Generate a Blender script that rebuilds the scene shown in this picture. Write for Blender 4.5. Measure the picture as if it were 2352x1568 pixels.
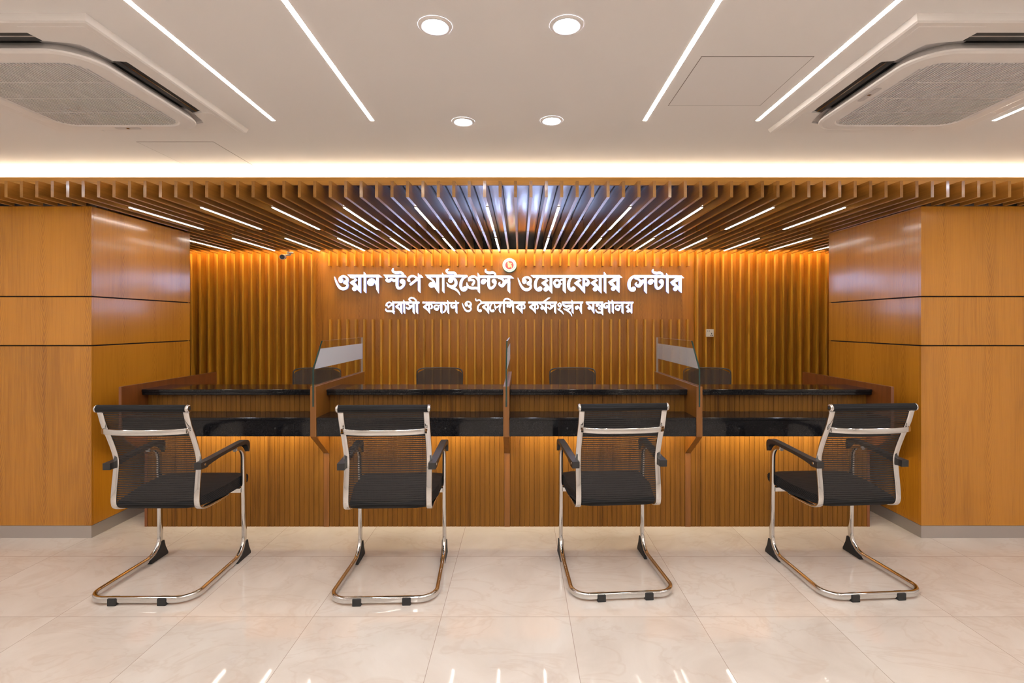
import bpy, bmesh, math, random
import numpy as np
from mathutils import Vector, Matrix

random.seed(7)
for o in list(bpy.data.objects):
    bpy.data.objects.remove(o, do_unlink=True)
SC = bpy.context.scene
COL = SC.collection

# ------------------------------------------------------------------ camera, world, exposure
EYE = 1.38          # camera height (m)
F = 1150.0          # focal length in pixels of the 2352x1568 frame
CX, CY = 1194.0, 743.0   # vanishing point of the depth lines in the frame
cam_data = bpy.data.cameras.new('camera')
cam = bpy.data.objects.new('camera', cam_data)
COL.objects.link(cam)
cam.location = (0, 0, EYE)
cam.rotation_euler = (math.pi / 2, 0, 0)
cam_data.sensor_width = 36.0
cam_data.lens = F / 2352 * 36.0
cam_data.shift_x = -(CX - 1176) / 2352
cam_data.shift_y = -(784 - CY) / 2352
cam_data.clip_start = 0.02
SC.camera = cam

world = bpy.data.worlds.new('world')
SC.world = world
world.use_nodes = True
world.node_tree.nodes['Background'].inputs[0].default_value = (0.9, 0.95, 1.0, 1)
world.node_tree.nodes['Background'].inputs[1].default_value = 0.3
SC.view_settings.view_transform = 'Standard'
SC.view_settings.look = 'None'
SC.view_settings.gamma = 1.0
SC.view_settings.use_curve_mapping = False
SC.view_settings.exposure = 1.9

# brightness of the room's lamps and of the added ones
WARM = (1.0, 0.92, 0.83)
AMBER = (1.0, 0.73, 0.41)
COVEC = (1.0, 0.82, 0.60)
COOL = (0.72, 0.83, 1.0)
E_STRIP = 17.6       # long ceiling strips
E_DOWN = 45.0        # round downlights
E_COVE = 7.0        # cove above the fascia
E_BATTEN = 9.0       # short lights between the battens
E_WALLWASH = 84.0    # hidden strip at the top of the back wall
E_UNDER = 26.0        # strip below the counter
E_SIGN = 2.3


def wx(px, z):
    return (px - CX) * z / F


def wz(py, z):
    return EYE + (CY - py) * z / F


# ------------------------------------------------------------------ mesh helpers
class MB:
    def __init__(self):
        self.v, self.f, self.m, self.s = [], [], [], []

    def add(self, verts, faces, mi=0, smooth=False):
        b = len(self.v)
        self.v += [tuple(p) for p in verts]
        for f in faces:
            self.f.append([b + i for i in f])
            self.m.append(mi)
            self.s.append(smooth)

    def box(self, x0, x1, y0, y1, z0, z1, mi=0):
        v = [(x0, y0, z0), (x1, y0, z0), (x1, y1, z0), (x0, y1, z0), (x0, y0, z1), (x1, y0, z1), (x1, y1, z1), (x0, y1, z1)]
        self.add(v, [(0, 3, 2, 1), (4, 5, 6, 7), (0, 1, 5, 4), (1, 2, 6, 5), (2, 3, 7, 6), (3, 0, 4, 7)], mi)

    def prism(self, pts, axis, a, b, mi=0, smooth=False):
        """pts: 2D outline; axis 'x' -> pts are (y,z), 'y' -> (x,z), 'z' -> (x,y)."""
        def P(p, t):
            return {'x': (t, p[0], p[1]), 'y': (p[0], t, p[1]), 'z': (p[0], p[1], t)}[axis]
        n = len(pts)
        area = sum(pts[i][0] * pts[(i + 1) % n][1] - pts[(i + 1) % n][0] * pts[i][1] for i in range(n))
        if (area < 0) != (axis == 'y'):
            pts = pts[::-1]
        base = len(self.v)
        self.v += [P(p, a) for p in pts] + [P(p, b) for p in pts]
        self.f.append([base + i for i in range(n)][::-1]); self.m.append(mi); self.s.append(False)
        self.f.append([base + n + i for i in range(n)]); self.m.append(mi); self.s.append(False)
        for i in range(n):
            j = (i + 1) % n
            self.f.append([base + i, base + j, base + n + j, base + n + i]); self.m.append(mi); self.s.append(smooth)

    def cyl(self, p0, p1, r0, r1=None, n=24, mi=0):
        r1 = r0 if r1 is None else r1
        p0, p1 = Vector(p0), Vector(p1)
        d = (p1 - p0).normalized()
        u = d.orthogonal().normalized(); w = d.cross(u)
        base = len(self.v)
        for p, r in ((p0, r0), (p1, r1)):
            for i in range(n):
                a = 2 * math.pi * i / n
                self.v.append(tuple(p + (u * math.cos(a) + w * math.sin(a)) * r))
        self.f.append([base + i for i in range(n)][::-1]); self.m.append(mi); self.s.append(False)
        self.f.append([base + n + i for i in range(n)]); self.m.append(mi); self.s.append(False)
        for i in range(n):
            j = (i + 1) % n
            self.f.append([base + i, base + j, base + n + j, base + n + i]); self.m.append(mi); self.s.append(True)

    def lathe(self, prof, c, n=40, mi=0):
        """prof: (r,z) list, turned about the vertical axis through c=(x,y)."""
        base = len(self.v)
        for r, z in prof:
            for i in range(n):
                a = 2 * math.pi * i / n
                self.v.append((c[0] + r * math.cos(a), c[1] + r * math.sin(a), z))
        for k in range(len(prof) - 1):
            for i in range(n):
                j = (i + 1) % n
                self.f.append([base + k * n + i, base + k * n + j, base + (k + 1) * n + j, base + (k + 1) * n + i])
                self.m.append(mi); self.s.append(True)

    def sweep(self, path, section, up, mi=0, caps=True, smooth=True):
        """section: (a,b) outline; a runs along the side vector, b along the other; frames are parallel transported."""
        path = [Vector(p) for p in path]
        n = len(path)
        tang = []
        for i in range(n):
            a, b = path[max(i - 1, 0)], path[min(i + 1, n - 1)]
            tang.append((b - a).normalized())
        side = Vector(up)
        side = (side - tang[0] * side.dot(tang[0])).normalized()
        base = len(self.v); k = len(section)
        for i in range(n):
            if i:
                q = tang[i - 1].rotation_difference(tang[i])
                side = (q @ side)
                side = (side - tang[i] * side.dot(tang[i])).normalized()
            other = tang[i].cross(side)
            for a, b in section:
                self.v.append(tuple(path[i] + side * a + other * b))
        for i in range(n - 1):
            for j in range(k):
                jj = (j + 1) % k
                self.f.append([base + i * k + j, base + i * k + jj, base + (i + 1) * k + jj, base + (i + 1) * k + j])
                self.m.append(mi); self.s.append(smooth)
        if caps:
            self.f.append([base + j for j in range(k)][::-1]); self.m.append(mi); self.s.append(False)
            self.f.append([base + (n - 1) * k + j for j in range(k)]); self.m.append(mi); self.s.append(False)

    def build(self, name, mats, parent=None, bevel=0.0, segs=2):
        if not isinstance(mats, (list, tuple)):
            mats = [mats]
        off = Vector((0, 0, 0))
        if parent is not None:
            q = parent
            while q is not None:
                off += Vector(q.location); q = q.parent
            if parent.get('local'):
                off = Vector((0, 0, 0))
        me = bpy.data.meshes.new(name)
        me.from_pydata([tuple(Vector(p) - off) for p in self.v], [], self.f)
        for m in mats:
            me.materials.append(m)
        for p, mi, s in zip(me.polygons, self.m, self.s):
            p.material_index = mi
            p.use_smooth = s
        bm = bmesh.new(); bm.from_mesh(me)
        bmesh.ops.recalc_face_normals(bm, faces=bm.faces)
        if bevel > 0:
            es = [e for e in bm.edges if len(e.link_faces) == 2 and e.calc_face_angle(0) > 0.6]
            bmesh.ops.bevel(bm, geom=es, offset=bevel, segments=segs, affect='EDGES', profile=0.5, clamp_overlap=True)
        bm.to_mesh(me); bm.free()
        o = bpy.data.objects.new(name, me)
        COL.objects.link(o)
        if parent is not None:
            o.parent = parent
        return o


def box(name, dims, mat, parent=None, bevel=0.0):
    m = MB(); m.box(*dims)
    return m.build(name, mat, parent, bevel)


def tag(o, label=None, cat=None, group=None, kind=None):
    if label: o['label'] = label
    if cat: o['category'] = cat
    if group: o['group'] = group
    if kind: o['kind'] = kind
    return o


def thing(name, label, cat, loc=(0, 0, 0), rz=0.0, group=None, local=False):
    o = bpy.data.objects.new(name, None)
    COL.objects.link(o)
    o.location = loc
    o.rotation_euler = (0, 0, rz)
    o.empty_display_size = 0.1
    if local:
        o['local'] = 1
    return tag(o, label, cat, group)


def copy_tree(root, loc=None, rz=None, label=None):
    def rec(o, parent):
        c = o.copy(); COL.objects.link(c)
        if parent is not None:
            c.parent = parent
        for ch in list(o.children):
            rec(ch, c)
        return c
    r = rec(root, None)
    if loc is not None: r.location = loc
    if rz is not None: r.rotation_euler = (0, 0, rz)
    if label: r['label'] = label
    return r


def rrect(w, h, r, n=4):
    """rounded rectangle outline, centred"""
    pts = []
    for cx, cy, a0 in ((w / 2 - r, h / 2 - r, 0), (-w / 2 + r, h / 2 - r, 90), (-w / 2 + r, -h / 2 + r, 180), (w / 2 - r, -h / 2 + r, 270)):
        for i in range(n + 1):
            a = math.radians(a0 + 90 * i / n)
            pts.append((cx + r * math.cos(a), cy + r * math.sin(a)))
    return pts


def smooth_path(ctrl, n=8):
    """Catmull-Rom through control tuples of any dimension"""
    P = [np.array(p, float) for p in ctrl]
    P = [2 * P[0] - P[1]] + P + [2 * P[-1] - P[-2]]
    out = []
    for i in range(1, len(P) - 2):
        p0, p1, p2, p3 = P[i - 1:i + 3]
        for k in range(n):
            t = k / n
            out.append(0.5 * (2 * p1 + (p2 - p0) * t + (2 * p0 - 5 * p1 + 4 * p2 - p3) * t * t + (3 * p1 - p0 - 3 * p2 + p3) * t ** 3))
    out.append(P[-2])
    return out


def fillet(ctrl, r, n=8):
    """polyline with rounded corners (3D); r may be a list per inner corner"""
    P = [Vector(p) for p in ctrl]
    out = [P[0]]
    for i in range(1, len(P) - 1):
        ri = r[i - 1] if isinstance(r, (list, tuple)) else r
        a = (P[i - 1] - P[i]).normalized(); b = (P[i + 1] - P[i]).normalized()
        half = a.angle(b) / 2
        d = ri / math.tan(half)
        p0, p1 = P[i] + a * d, P[i] + b * d
        c = P[i] + (a + b).normalized() * (ri / math.sin(half))
        u = (p0 - c); w = (p1 - c)
        ang = u.angle(w); ax = u.cross(w).normalized()
        for k in range(n + 1):
            out.append(c + Matrix.Rotation(ang * k / n, 3, ax) @ u)
    out.append(P[-1])
    return out


# ------------------------------------------------------------------ materials
def new_mat(name):
    m = bpy.data.materials.new(name)
    m.use_nodes = True
    nt = m.node_tree
    return m, nt, nt.nodes['Principled BSDF']


def plain(name, col, rough=0.5, metal=0.0, coat=0.0, spec=0.5):
    m, nt, b = new_mat(name)
    b.inputs['Base Color'].default_value = (*col, 1)
    b.inputs['Roughness'].default_value = rough
    b.inputs['Metallic'].default_value = metal
    b.inputs['Coat Weight'].default_value = coat
    b.inputs['Specular IOR Level'].default_value = spec
    return m


def emit(name, col, strength, base=(0.8, 0.8, 0.8)):
    m, nt, b = new_mat(name)
    b.inputs['Base Color'].default_value = (*base, 1)
    b.inputs['Emission Color'].default_value = (*col, 1)
    b.inputs['Emission Strength'].default_value = strength
    return m


def N(nt, typ, **kw):
    n = nt.nodes.new(typ)
    for k, v in kw.items():
        setattr(n, k, v)
    return n


def mathn(nt, op, a, b=None, c=None):
    n = N(nt, 'ShaderNodeMath', operation=op)
    for i, x in enumerate((a, b, c)):
        if x is None:
            continue
        if isinstance(x, (int, float)):
            n.inputs[i].default_value = x
        else:
            nt.links.new(x, n.inputs[i])
    return n.outputs[0]


def noise(nt, vec, scale, detail=3.0, rough=0.55, dist=0.0):
    n = N(nt, 'ShaderNodeTexNoise')
    n.inputs['Scale'].default_value = scale
    n.inputs['Detail'].default_value = detail
    n.inputs['Roughness'].default_value = rough
    n.inputs['Distortion'].default_value = dist
    nt.links.new(vec, n.inputs['Vector'])
    return n.outputs[0]


def mapping(nt, vec, scale, loc=(0, 0, 0)):
    n = N(nt, 'ShaderNodeMapping')
    n.inputs['Scale'].default_value = scale
    n.inputs['Location'].default_value = loc
    nt.links.new(vec, n.inputs['Vector'])
    return n.outputs[0]


def ramp(nt, fac, stops):
    n = N(nt, 'ShaderNodeValToRGB')
    els = n.color_ramp.elements
    while len(els) < len(stops):
        els.new(0.5)
    for e, (p, c) in zip(els, stops):
        e.position = p
        e.color = (*c, 1) if len(c) == 3 else c
    nt.links.new(fac, n.inputs[0])
    return n.outputs[0]


def wood(name, col, axis='z', rough=0.26, coat=0.25, figure=1.0, contrast=1.0, rnd=True, freq=1.0, leaf=0.0, reed=0.0):
    """stained veneer: fine pores, streaks and cathedral figure running along one axis"""
    m, nt, b = new_mat(name)
    tc = N(nt, 'ShaderNodeTexCoord')
    vec = tc.outputs['Object']
    oi = N(nt, 'ShaderNodeObjectInfo')
    if rnd:
        add = N(nt, 'ShaderNodeVectorMath', operation='ADD')
        mul = N(nt, 'ShaderNodeVectorMath', operation='SCALE')
        cmb = N(nt, 'ShaderNodeCombineXYZ')
        nt.links.new(oi.outputs['Random'], cmb.inputs[0]); nt.links.new(oi.outputs['Random'], cmb.inputs[1]); nt.links.new(oi.outputs['Random'], cmb.inputs[2])
        nt.links.new(cmb.outputs[0], mul.inputs[0]); mul.inputs['Scale'].default_value = 37.0
        nt.links.new(vec, add.inputs[0]); nt.links.new(mul.outputs[0], add.inputs[1])
        vec = add.outputs[0]

    def sc(across, along):
        return {'z': (across, across, along), 'y': (across, along, across), 'x': (along, across, across)}[axis]
    streak = noise(nt, mapping(nt, vec, sc(26 * freq, 0.7)), 1.0, 4, 0.6)
    pore = noise(nt, mapping(nt, vec, sc(210, 5.0)), 1.0, 3, 0.6)
    broad = noise(nt, mapping(nt, vec, sc(2.2, 0.35)), 1.0, 2, 0.5)
    fig = noise(nt, mapping(nt, vec, sc(3.0 * freq, 0.30)), 1.0, 1.2, 0.45)
    lines = mathn(nt, 'SINE', mathn(nt, 'MULTIPLY', fig, 95.0))
    lines = mathn(nt, 'POWER', mathn(nt, 'MULTIPLY_ADD', lines, 0.5, 0.5), 2.5)
    v = mathn(nt, 'MULTIPLY_ADD', streak, (0.36 if leaf else 0.55) * contrast, 0.345 if leaf else 0.25)
    v = mathn(nt, 'MULTIPLY_ADD', mathn(nt, 'SUBTRACT', pore, 0.5), 0.55 * contrast, v)
    v = mathn(nt, 'MULTIPLY_ADD', mathn(nt, 'SUBTRACT', broad, 0.5), (0.75 if leaf else 0.5) * contrast, v)
    v = mathn(nt, 'MULTIPLY_ADD', lines, -0.20 * figure * contrast, v)
    if reed:
        # every narrow board has its own tone
        sx = N(nt, 'ShaderNodeSeparateXYZ'); nt.links.new(tc.outputs['Object'], sx.inputs[0])
        wn = N(nt, 'ShaderNodeTexWhiteNoise', noise_dimensions='1D')
        nt.links.new(mathn(nt, 'FLOOR', mathn(nt, 'DIVIDE', mathn(nt, 'ADD', sx.outputs[0], 3.0), reed * 0.5)), wn.inputs['W'])
        v = mathn(nt, 'MULTIPLY_ADD', mathn(nt, 'SUBTRACT', wn.outputs[0], 0.5), 0.40, v)
        b.inputs['Specular IOR Level'].default_value = 0.3
    if leaf:
        # cathedral strip down the middle of each veneer leaf
        sep = N(nt, 'ShaderNodeSeparateXYZ'); nt.links.new(tc.outputs['Object'], sep.inputs[0])
        acr = mathn(nt, 'ADD', mathn(nt, 'ADD', sep.outputs[0], sep.outputs[1]), mathn(nt, 'MULTIPLY', mathn(nt, 'SUBTRACT', noise(nt, mapping(nt, tc.outputs['Object'], (0.6, 0.6, 1.3)), 1.0, 2), 0.5), 0.10))
        dx = mathn(nt, 'MULTIPLY', mathn(nt, 'ABSOLUTE', mathn(nt, 'SUBTRACT', mathn(nt, 'FRACT', mathn(nt, 'DIVIDE', mathn(nt, 'ADD', acr, 20.0), leaf)), 0.5)), leaf)
        wob = noise(nt, mapping(nt, tc.outputs['Object'], (9, 9, 2.2)), 1.0, 3, 0.6)
        ph = mathn(nt, 'MULTIPLY_ADD', wob, 9.0, mathn(nt, 'MULTIPLY', mathn(nt, 'SUBTRACT', sep.outputs[2], mathn(nt, 'MULTIPLY', dx, 4.0)), 2 * math.pi / 0.055))
        vl = mathn(nt, 'POWER', mathn(nt, 'MULTIPLY_ADD', mathn(nt, 'SINE', ph), 0.5, 0.5), 3.0)
        q = mathn(nt, 'DIVIDE', dx, 0.026)
        mask = mathn(nt, 'EXPONENT', mathn(nt, 'MULTIPLY', mathn(nt, 'MULTIPLY', q, q), -1.0))
        v = mathn(nt, 'MULTIPLY_ADD', mathn(nt, 'MULTIPLY', vl, mask), -0.17, v)
    if rnd:
        v = mathn(nt, 'MULTIPLY_ADD', mathn(nt, 'SUBTRACT', oi.outputs['Random'], 0.5), 0.12, v)
    d = tuple(c * k for c, k in zip(col, (0.42, 0.36, 0.28)))
    l = tuple(min(1, c * k) for c, k in zip(col, (1.28, 1.34, 1.5)))
    colr = ramp(nt, v, [(0.08, d), (0.5, col), (0.95, l)])
    nt.links.new(colr, b.inputs['Base Color'])
    b.inputs['Roughness'].default_value = rough
    b.inputs['Coat Weight'].default_value = coat
    b.inputs['Coat Roughness'].default_value = 0.12
    bump = N(nt, 'ShaderNodeBump')
    bump.inputs['Strength'].default_value = 0.06
    bump.inputs['Distance'].default_value = 0.002
    nt.links.new(pore, bump.inputs['Height'])
    nt.links.new(bump.outputs[0], b.inputs['Normal'])
    return m


WOODC = (0.51, 0.205, 0.014)
M = {}
M['veneer'] = wood('veneer oak stained', WOODC, 'z', 0.22, 0.4, 0.25, 0.75, freq=1.5, leaf=0.29)
M['veneer_wall'] = wood('veneer oak stained wall', (0.46, 0.182, 0.016), 'z', 0.28, 0.2, 0.3, 0.95, freq=1.6, leaf=0.22)
M['slat_v'] = wood('slat oak upright', (0.64, 0.310, 0.026), 'z', 0.36, 0.1, 0.6, 0.9)  # light on the slat fronts put into a paler tone than the board
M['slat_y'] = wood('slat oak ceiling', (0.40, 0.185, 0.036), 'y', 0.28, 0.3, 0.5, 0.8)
M['fascia'] = wood('fascia oak', (0.64, 0.32, 0.055), 'x', 0.34, 0.1, 0.5, 0.7)
M['reed'] = wood('reeded oak', (0.175, 0.069, 0.0070), 'z', 0.42, 0.0, 0.4, 1.5, freq=1.6, reed=0.0333)
M['divider'] = wood('divider oak', (0.23, 0.085, 0.013), 'z', 0.30, 0.2, 0.6, 0.8)
M['endpanel'] = wood('end panel reddish oak', (0.20, 0.060, 0.012), 'z', 0.28, 0.3, 0.6, 0.7)
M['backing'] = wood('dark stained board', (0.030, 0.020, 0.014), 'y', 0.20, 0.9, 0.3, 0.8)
M['ceiling'] = plain('ceiling paint', (0.76, 0.735, 0.72), 0.75)
M['wallpaint'] = plain('wall paint', (0.72, 0.68, 0.64), 0.8)
M['steel'] = plain('brushed steel skirting', (0.50, 0.47, 0.45), 0.38, 0.75)
M['dark'] = plain('dark gap', (0.012, 0.008, 0.006), 0.7)
M['chrome'] = plain('chrome', (0.66, 0.65, 0.64), 0.08, 1.0)
M['black_plastic'] = plain('black plastic', (0.018, 0.017, 0.017), 0.42)
M['greyframe'] = plain('dark grey frame', (0.045, 0.04, 0.037), 0.4)
M['rubber'] = plain('black rubber', (0.02, 0.02, 0.02), 0.65)
M['acwhite'] = plain('white plastic', (0.74, 0.71, 0.69), 0.45)
M['acgrey'] = plain('grey plastic', (0.52, 0.50, 0.50), 0.4)
M['acdark'] = plain('dark louvre plastic', (0.03, 0.029, 0.029), 0.35)
M['hatch'] = plain('hatch paint', (0.745, 0.72, 0.71), 0.75)
M['hatchgap'] = plain('hatch seam', (0.20, 0.17, 0.15), 0.8)
M['socket'] = plain('ivory plastic', (0.72, 0.66, 0.56), 0.35)
M['alu'] = plain('aluminium channel', (0.7, 0.66, 0.64), 0.35, 0.8)
M['strip'] = emit('strip light', WARM, E_STRIP)
M['cove'] = emit('cove light', COVEC, E_COVE)
M['batten_light'] = emit('batten light', WARM, E_BATTEN)
M['wash'] = emit('wall wash light', AMBER, E_WALLWASH)
M['under'] = emit('under counter light', (1.0, 0.83, 0.50), E_UNDER)
M['down'] = emit('downlight lens', COOL, E_DOWN)
M['signface'] = emit('sign face acrylic', (0.40, 0.56, 1.0), E_SIGN)
M['signside'] = emit('sign return glow', (0.45, 0.5, 1.0), 0.14, (0.32, 0.32, 0.40))
M['emblem_white'] = emit('emblem white', (0.8, 1.0, 0.98), 0.10)
M['emblem_green'] = plain('emblem green', (0.03, 0.25, 0.19), 0.4)
M['emblem_mark'] = plain('emblem pale green marks', (0.30, 0.52, 0.46), 0.4)
M['emblem_red'] = emit('emblem red', (0.75, 0.08, 0.12), 0.06, (0.62, 0.10, 0.14))
M['emblem_gold'] = emit('emblem pale gold', (0.9, 0.82, 0.62), 0.08, (0.8, 0.7, 0.4))
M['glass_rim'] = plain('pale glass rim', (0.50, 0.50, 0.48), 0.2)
M['glass_edge'] = plain('green glass edge', (0.012, 0.045, 0.036), 0.12, 0.0, 0.5)


def make_granite():
    m, nt, b = new_mat('black granite')
    tc = N(nt, 'ShaderNodeTexCoord')
    n1 = noise(nt, mapping(nt, tc.outputs['Object'], (160, 160, 160)), 1.0, 3, 0.7)
    n2 = noise(nt, mapping(nt, tc.outputs['Object'], (7, 7, 7)), 1.0, 4, 0.6)
    v = mathn(nt, 'MULTIPLY_ADD', n2, 0.35, mathn(nt, 'MULTIPLY', n1, 0.65))
    c = ramp(nt, v, [(0.45, (0.006, 0.006, 0.007)), (0.62, (0.014, 0.0135, 0.015)), (0.8, (0.028, 0.028, 0.031))])
    nt.links.new(c, b.inputs['Base Color'])
    b.inputs['Roughness'].default_value = 0.09
    b.inputs['Specular IOR Level'].default_value = 0.38
    return m


M['granite'] = make_granite()


def make_floor():
    m, nt, b = new_mat('polished marble tile')
    tc = N(nt, 'ShaderNodeTexCoord')
    sep = N(nt, 'ShaderNodeSeparateXYZ')
    nt.links.new(tc.outputs['Object'], sep.inputs[0])
    T, X0, Y0, T2 = 0.603, -0.37, 2.358, 0.612

    def line(c, off, t):
        q = mathn(nt, 'DIVIDE', mathn(nt, 'SUBTRACT', c, off - 60 * t), t)
        fr = mathn(nt, 'FRACT', q)
        d = mathn(nt, 'MINIMUM', fr, mathn(nt, 'SUBTRACT', 1.0, fr))
        return mathn(nt, 'LESS_THAN', d, 0.0013 / t), mathn(nt, 'FLOOR', q)
    lx, ix = line(sep.outputs[0], X0, T)
    ly, iy = line(sep.outputs[1], Y0, T2)
    joint = mathn(nt, 'MAXIMUM', lx, ly)
    # each tile carries its own piece of the stone
    cmb = N(nt, 'ShaderNodeCombineXYZ')
    nt.links.new(mathn(nt, 'MULTIPLY', ix, 3.71), cmb.inputs[0]); nt.links.new(mathn(nt, 'MULTIPLY', iy, 5.37), cmb.inputs[1])
    add = N(nt, 'ShaderNodeVectorMath', operation='ADD')
    nt.links.new(tc.outputs['Object'], add.inputs[0]); nt.links.new(cmb.outputs[0], add.inputs[1])
    cloud = noise(nt, mapping(nt, add.outputs[0], (2.4, 2.4, 2.4)), 1.0, 5, 0.6, 0.8)
    vein = noise(nt, mapping(nt, add.outputs[0], (2.0, 3.4, 2.0)), 1.0, 4, 0.6, 1.2)
    vv = mathn(nt, 'SUBTRACT', 1.0, mathn(nt, 'MULTIPLY', mathn(nt, 'ABSOLUTE', mathn(nt, 'SUBTRACT', vein, 0.5)), 34.0))
    vv = mathn(nt, 'MULTIPLY', mathn(nt, 'MAXIMUM', vv, 0.0), 0.22)
    base = ramp(nt, cloud, [(0.3, (0.60, 0.525, 0.46)), (0.5, (0.67, 0.60, 0.535)), (0.72, (0.71, 0.65, 0.59))])
    mx = N(nt, 'ShaderNodeMixRGB'); nt.links.new(vv, mx.inputs[0]); nt.links.new(base, mx.inputs[1])
    mx.inputs[2].default_value = (0.50, 0.37, 0.28, 1)
    mj = N(nt, 'ShaderNodeMixRGB'); nt.links.new(mathn(nt, 'MULTIPLY', joint, 0.65), mj.inputs[0]); nt.links.new(mx.outputs[0], mj.inputs[1])
    mj.inputs[2].default_value = (0.26, 0.17, 0.12, 1)
    nt.links.new(mj.outputs[0], b.inputs['Base Color'])
    b.inputs['Roughness'].default_value = 0.045
    return m


M['floor'] = make_floor()


def make_mesh_fabric(name, col, cover, pitch):
    """sling mesh: dense ribs across, open weave between them"""
    m, nt, b = new_mat(name)
    b.inputs['Base Color'].default_value = (*col, 1)
    b.inputs['Roughness'].default_value = 0.6
    tc = N(nt, 'ShaderNodeTexCoord')
    sep = N(nt, 'ShaderNodeSeparateXYZ'); nt.links.new(tc.outputs['Object'], sep.inputs[0])
    fr = mathn(nt, 'FRACT', mathn(nt, 'DIVIDE', sep.outputs[2], pitch))
    gap = mathn(nt, 'GREATER_THAN', fr, 0.52)
    frx = mathn(nt, 'FRACT', mathn(nt, 'DIVIDE', mathn(nt, 'ADD', sep.outputs[0], 5.0), 0.0052))
    hole = mathn(nt, 'GREATER_THAN', frx, 0.30)
    op = mathn(nt, 'MULTIPLY', mathn(nt, 'MULTIPLY', gap, hole), cover)
    tr = N(nt, 'ShaderNodeBsdfTransparent')
    mix = N(nt, 'ShaderNodeMixShader')
    out = nt.nodes['Material Output']
    nt.links.new(op, mix.inputs[0]); nt.links.new(b.outputs[0], mix.inputs[1]); nt.links.new(tr.outputs[0], mix.inputs[2])
    nt.links.new(mix.outputs[0], out.inputs['Surface'])
    return m


M['sling'] = make_mesh_fabric('black sling mesh', (0.014, 0.013, 0.013), 0.72, 0.0112)
M['staffmesh'] = make_mesh_fabric('brown grey chair mesh', (0.045, 0.036, 0.03), 0.35, 0.004)


def make_ribbed():
    m, nt, b = new_mat('black ribbed fabric')
    b.inputs['Base Color'].default_value = (0.013, 0.013, 0.014, 1)
    b.inputs['Roughness'].default_value = 0.75
    b.inputs['Specular IOR Level'].default_value = 0.25
    tc = N(nt, 'ShaderNodeTexCoord')
    sep = N(nt, 'ShaderNodeSeparateXYZ'); nt.links.new(tc.outputs['Object'], sep.inputs[0])
    s = mathn(nt, 'ADD', sep.outputs[1], sep.outputs[2])
    w = mathn(nt, 'SINE', mathn(nt, 'MULTIPLY', s, 2 * math.pi / 0.0112))
    bump = N(nt, 'ShaderNodeBump'); bump.inputs['Strength'].default_value = 0.35; bump.inputs['Distance'].default_value = 0.002
    nt.links.new(w, bump.inputs['Height']); nt.links.new(bump.outputs[0], b.inputs['Normal'])
    c = ramp(nt, mathn(nt, 'MULTIPLY_ADD', w, 0.5, 0.5), [(0.2, (0.006, 0.006, 0.006)), (0.7, (0.02, 0.02, 0.022))])
    nt.links.new(c, b.inputs['Base Color'])
    return m


M['ribbed'] = make_ribbed()


def make_glass(name, tint, frost):
    m, nt, b = new_mat(name)
    out = nt.nodes['Material Output']
    tr = N(nt, 'ShaderNodeBsdfTransparent'); tr.inputs[0].default_value = (*tint, 1)
    gl = N(nt, 'ShaderNodeBsdfGlossy'); gl.inputs['Roughness'].default_value = 0.02
    fr = N(nt, 'ShaderNodeFresnel'); geo = N(nt, 'ShaderNodeNewGeometry')
    # thin pane: the same reflectance from both faces
    nt.links.new(mathn(nt, 'MULTIPLY_ADD', geo.outputs['Backfacing'], 1 / 1.5 - 1.5, 1.5), fr.inputs[0])
    mix = N(nt, 'ShaderNodeMixShader')
    nt.links.new(fr.outputs[0], mix.inputs[0]); nt.links.new(tr.outputs[0], mix.inputs[1]); nt.links.new(gl.outputs[0], mix.inputs[2])
    last = mix
    if frost > 0:
        df = N(nt, 'ShaderNodeBsdfDiffuse'); df.inputs[0].default_value = (0.84, 0.86, 0.91, 1)
        tl = N(nt, 'ShaderNodeBsdfTranslucent'); tl.inputs[0].default_value = (0.84, 0.86, 0.91, 1)
        m2 = N(nt, 'ShaderNodeMixShader'); m2.inputs[0].default_value = 0.5
        nt.links.new(df.outputs[0], m2.inputs[1]); nt.links.new(tl.outputs[0], m2.inputs[2])
        m3 = N(nt, 'ShaderNodeMixShader'); m3.inputs[0].default_value = frost
        nt.links.new(mix.outputs[0], m3.inputs[1]); nt.links.new(m2.outputs[0], m3.inputs[2])
        last = m3
    nt.links.new(last.outputs[0], out.inputs['Surface'])
    return m


M['glass'] = make_glass('clear glass', (0.95, 0.97, 0.96), 0)
M['frost'] = make_glass('frosted film', (0.9, 0.92, 0.95), 0.72)

# ------------------------------------------------------------------ the room
CEIL = 2.36
XW, XE = -4.2, 4.05
YF, YB = -3.2, 5.62
C0 = -0.086          # centre line of the counter


def struct(name, o):
    o.name = name
    return tag(o, kind='structure')


struct('floor', box('floor', (XW - 0.15, XE + 0.15, YF - 0.15, YB + 0.15, -0.1, 0.0), M['floor']))
# ceiling slab with the cove recess closed by an upstand behind the fascia
struct('ceiling', box('ceiling', (XW, XE, YF, 3.32, CEIL, CEIL + 0.12), M['ceiling']))
struct('trim_1', box('trim_1', (XW, XE, 3.32, 3.36, 2.276, CEIL + 0.12), M['ceiling']))
struct('wall_back', box('wall_back', (XW, XE, 5.52, YB, 0, CEIL + 0.12), M['wallpaint']))
struct('wall_west', box('wall_west', (XW - 0.12, XW, YF, YB, 0, CEIL + 0.12), M['wallpaint']))
struct('wall_east', box('wall_east', (XE, XE + 0.12, YF, YB, 0, CEIL + 0.12), M['wallpaint']))
struct('wall_front', box('wall_front', (XW - 0.12, XE + 0.12, YF - 0.12, YF, 0, CEIL + 0.12), M['wallpaint']))

# ---- wood clad piers either side of the counter
PZ0, PZ1 = 3.226, 4.19
GROOVE = (1.238, 1.5545)
PTOP = 2.136
g2 = 0.004


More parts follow.
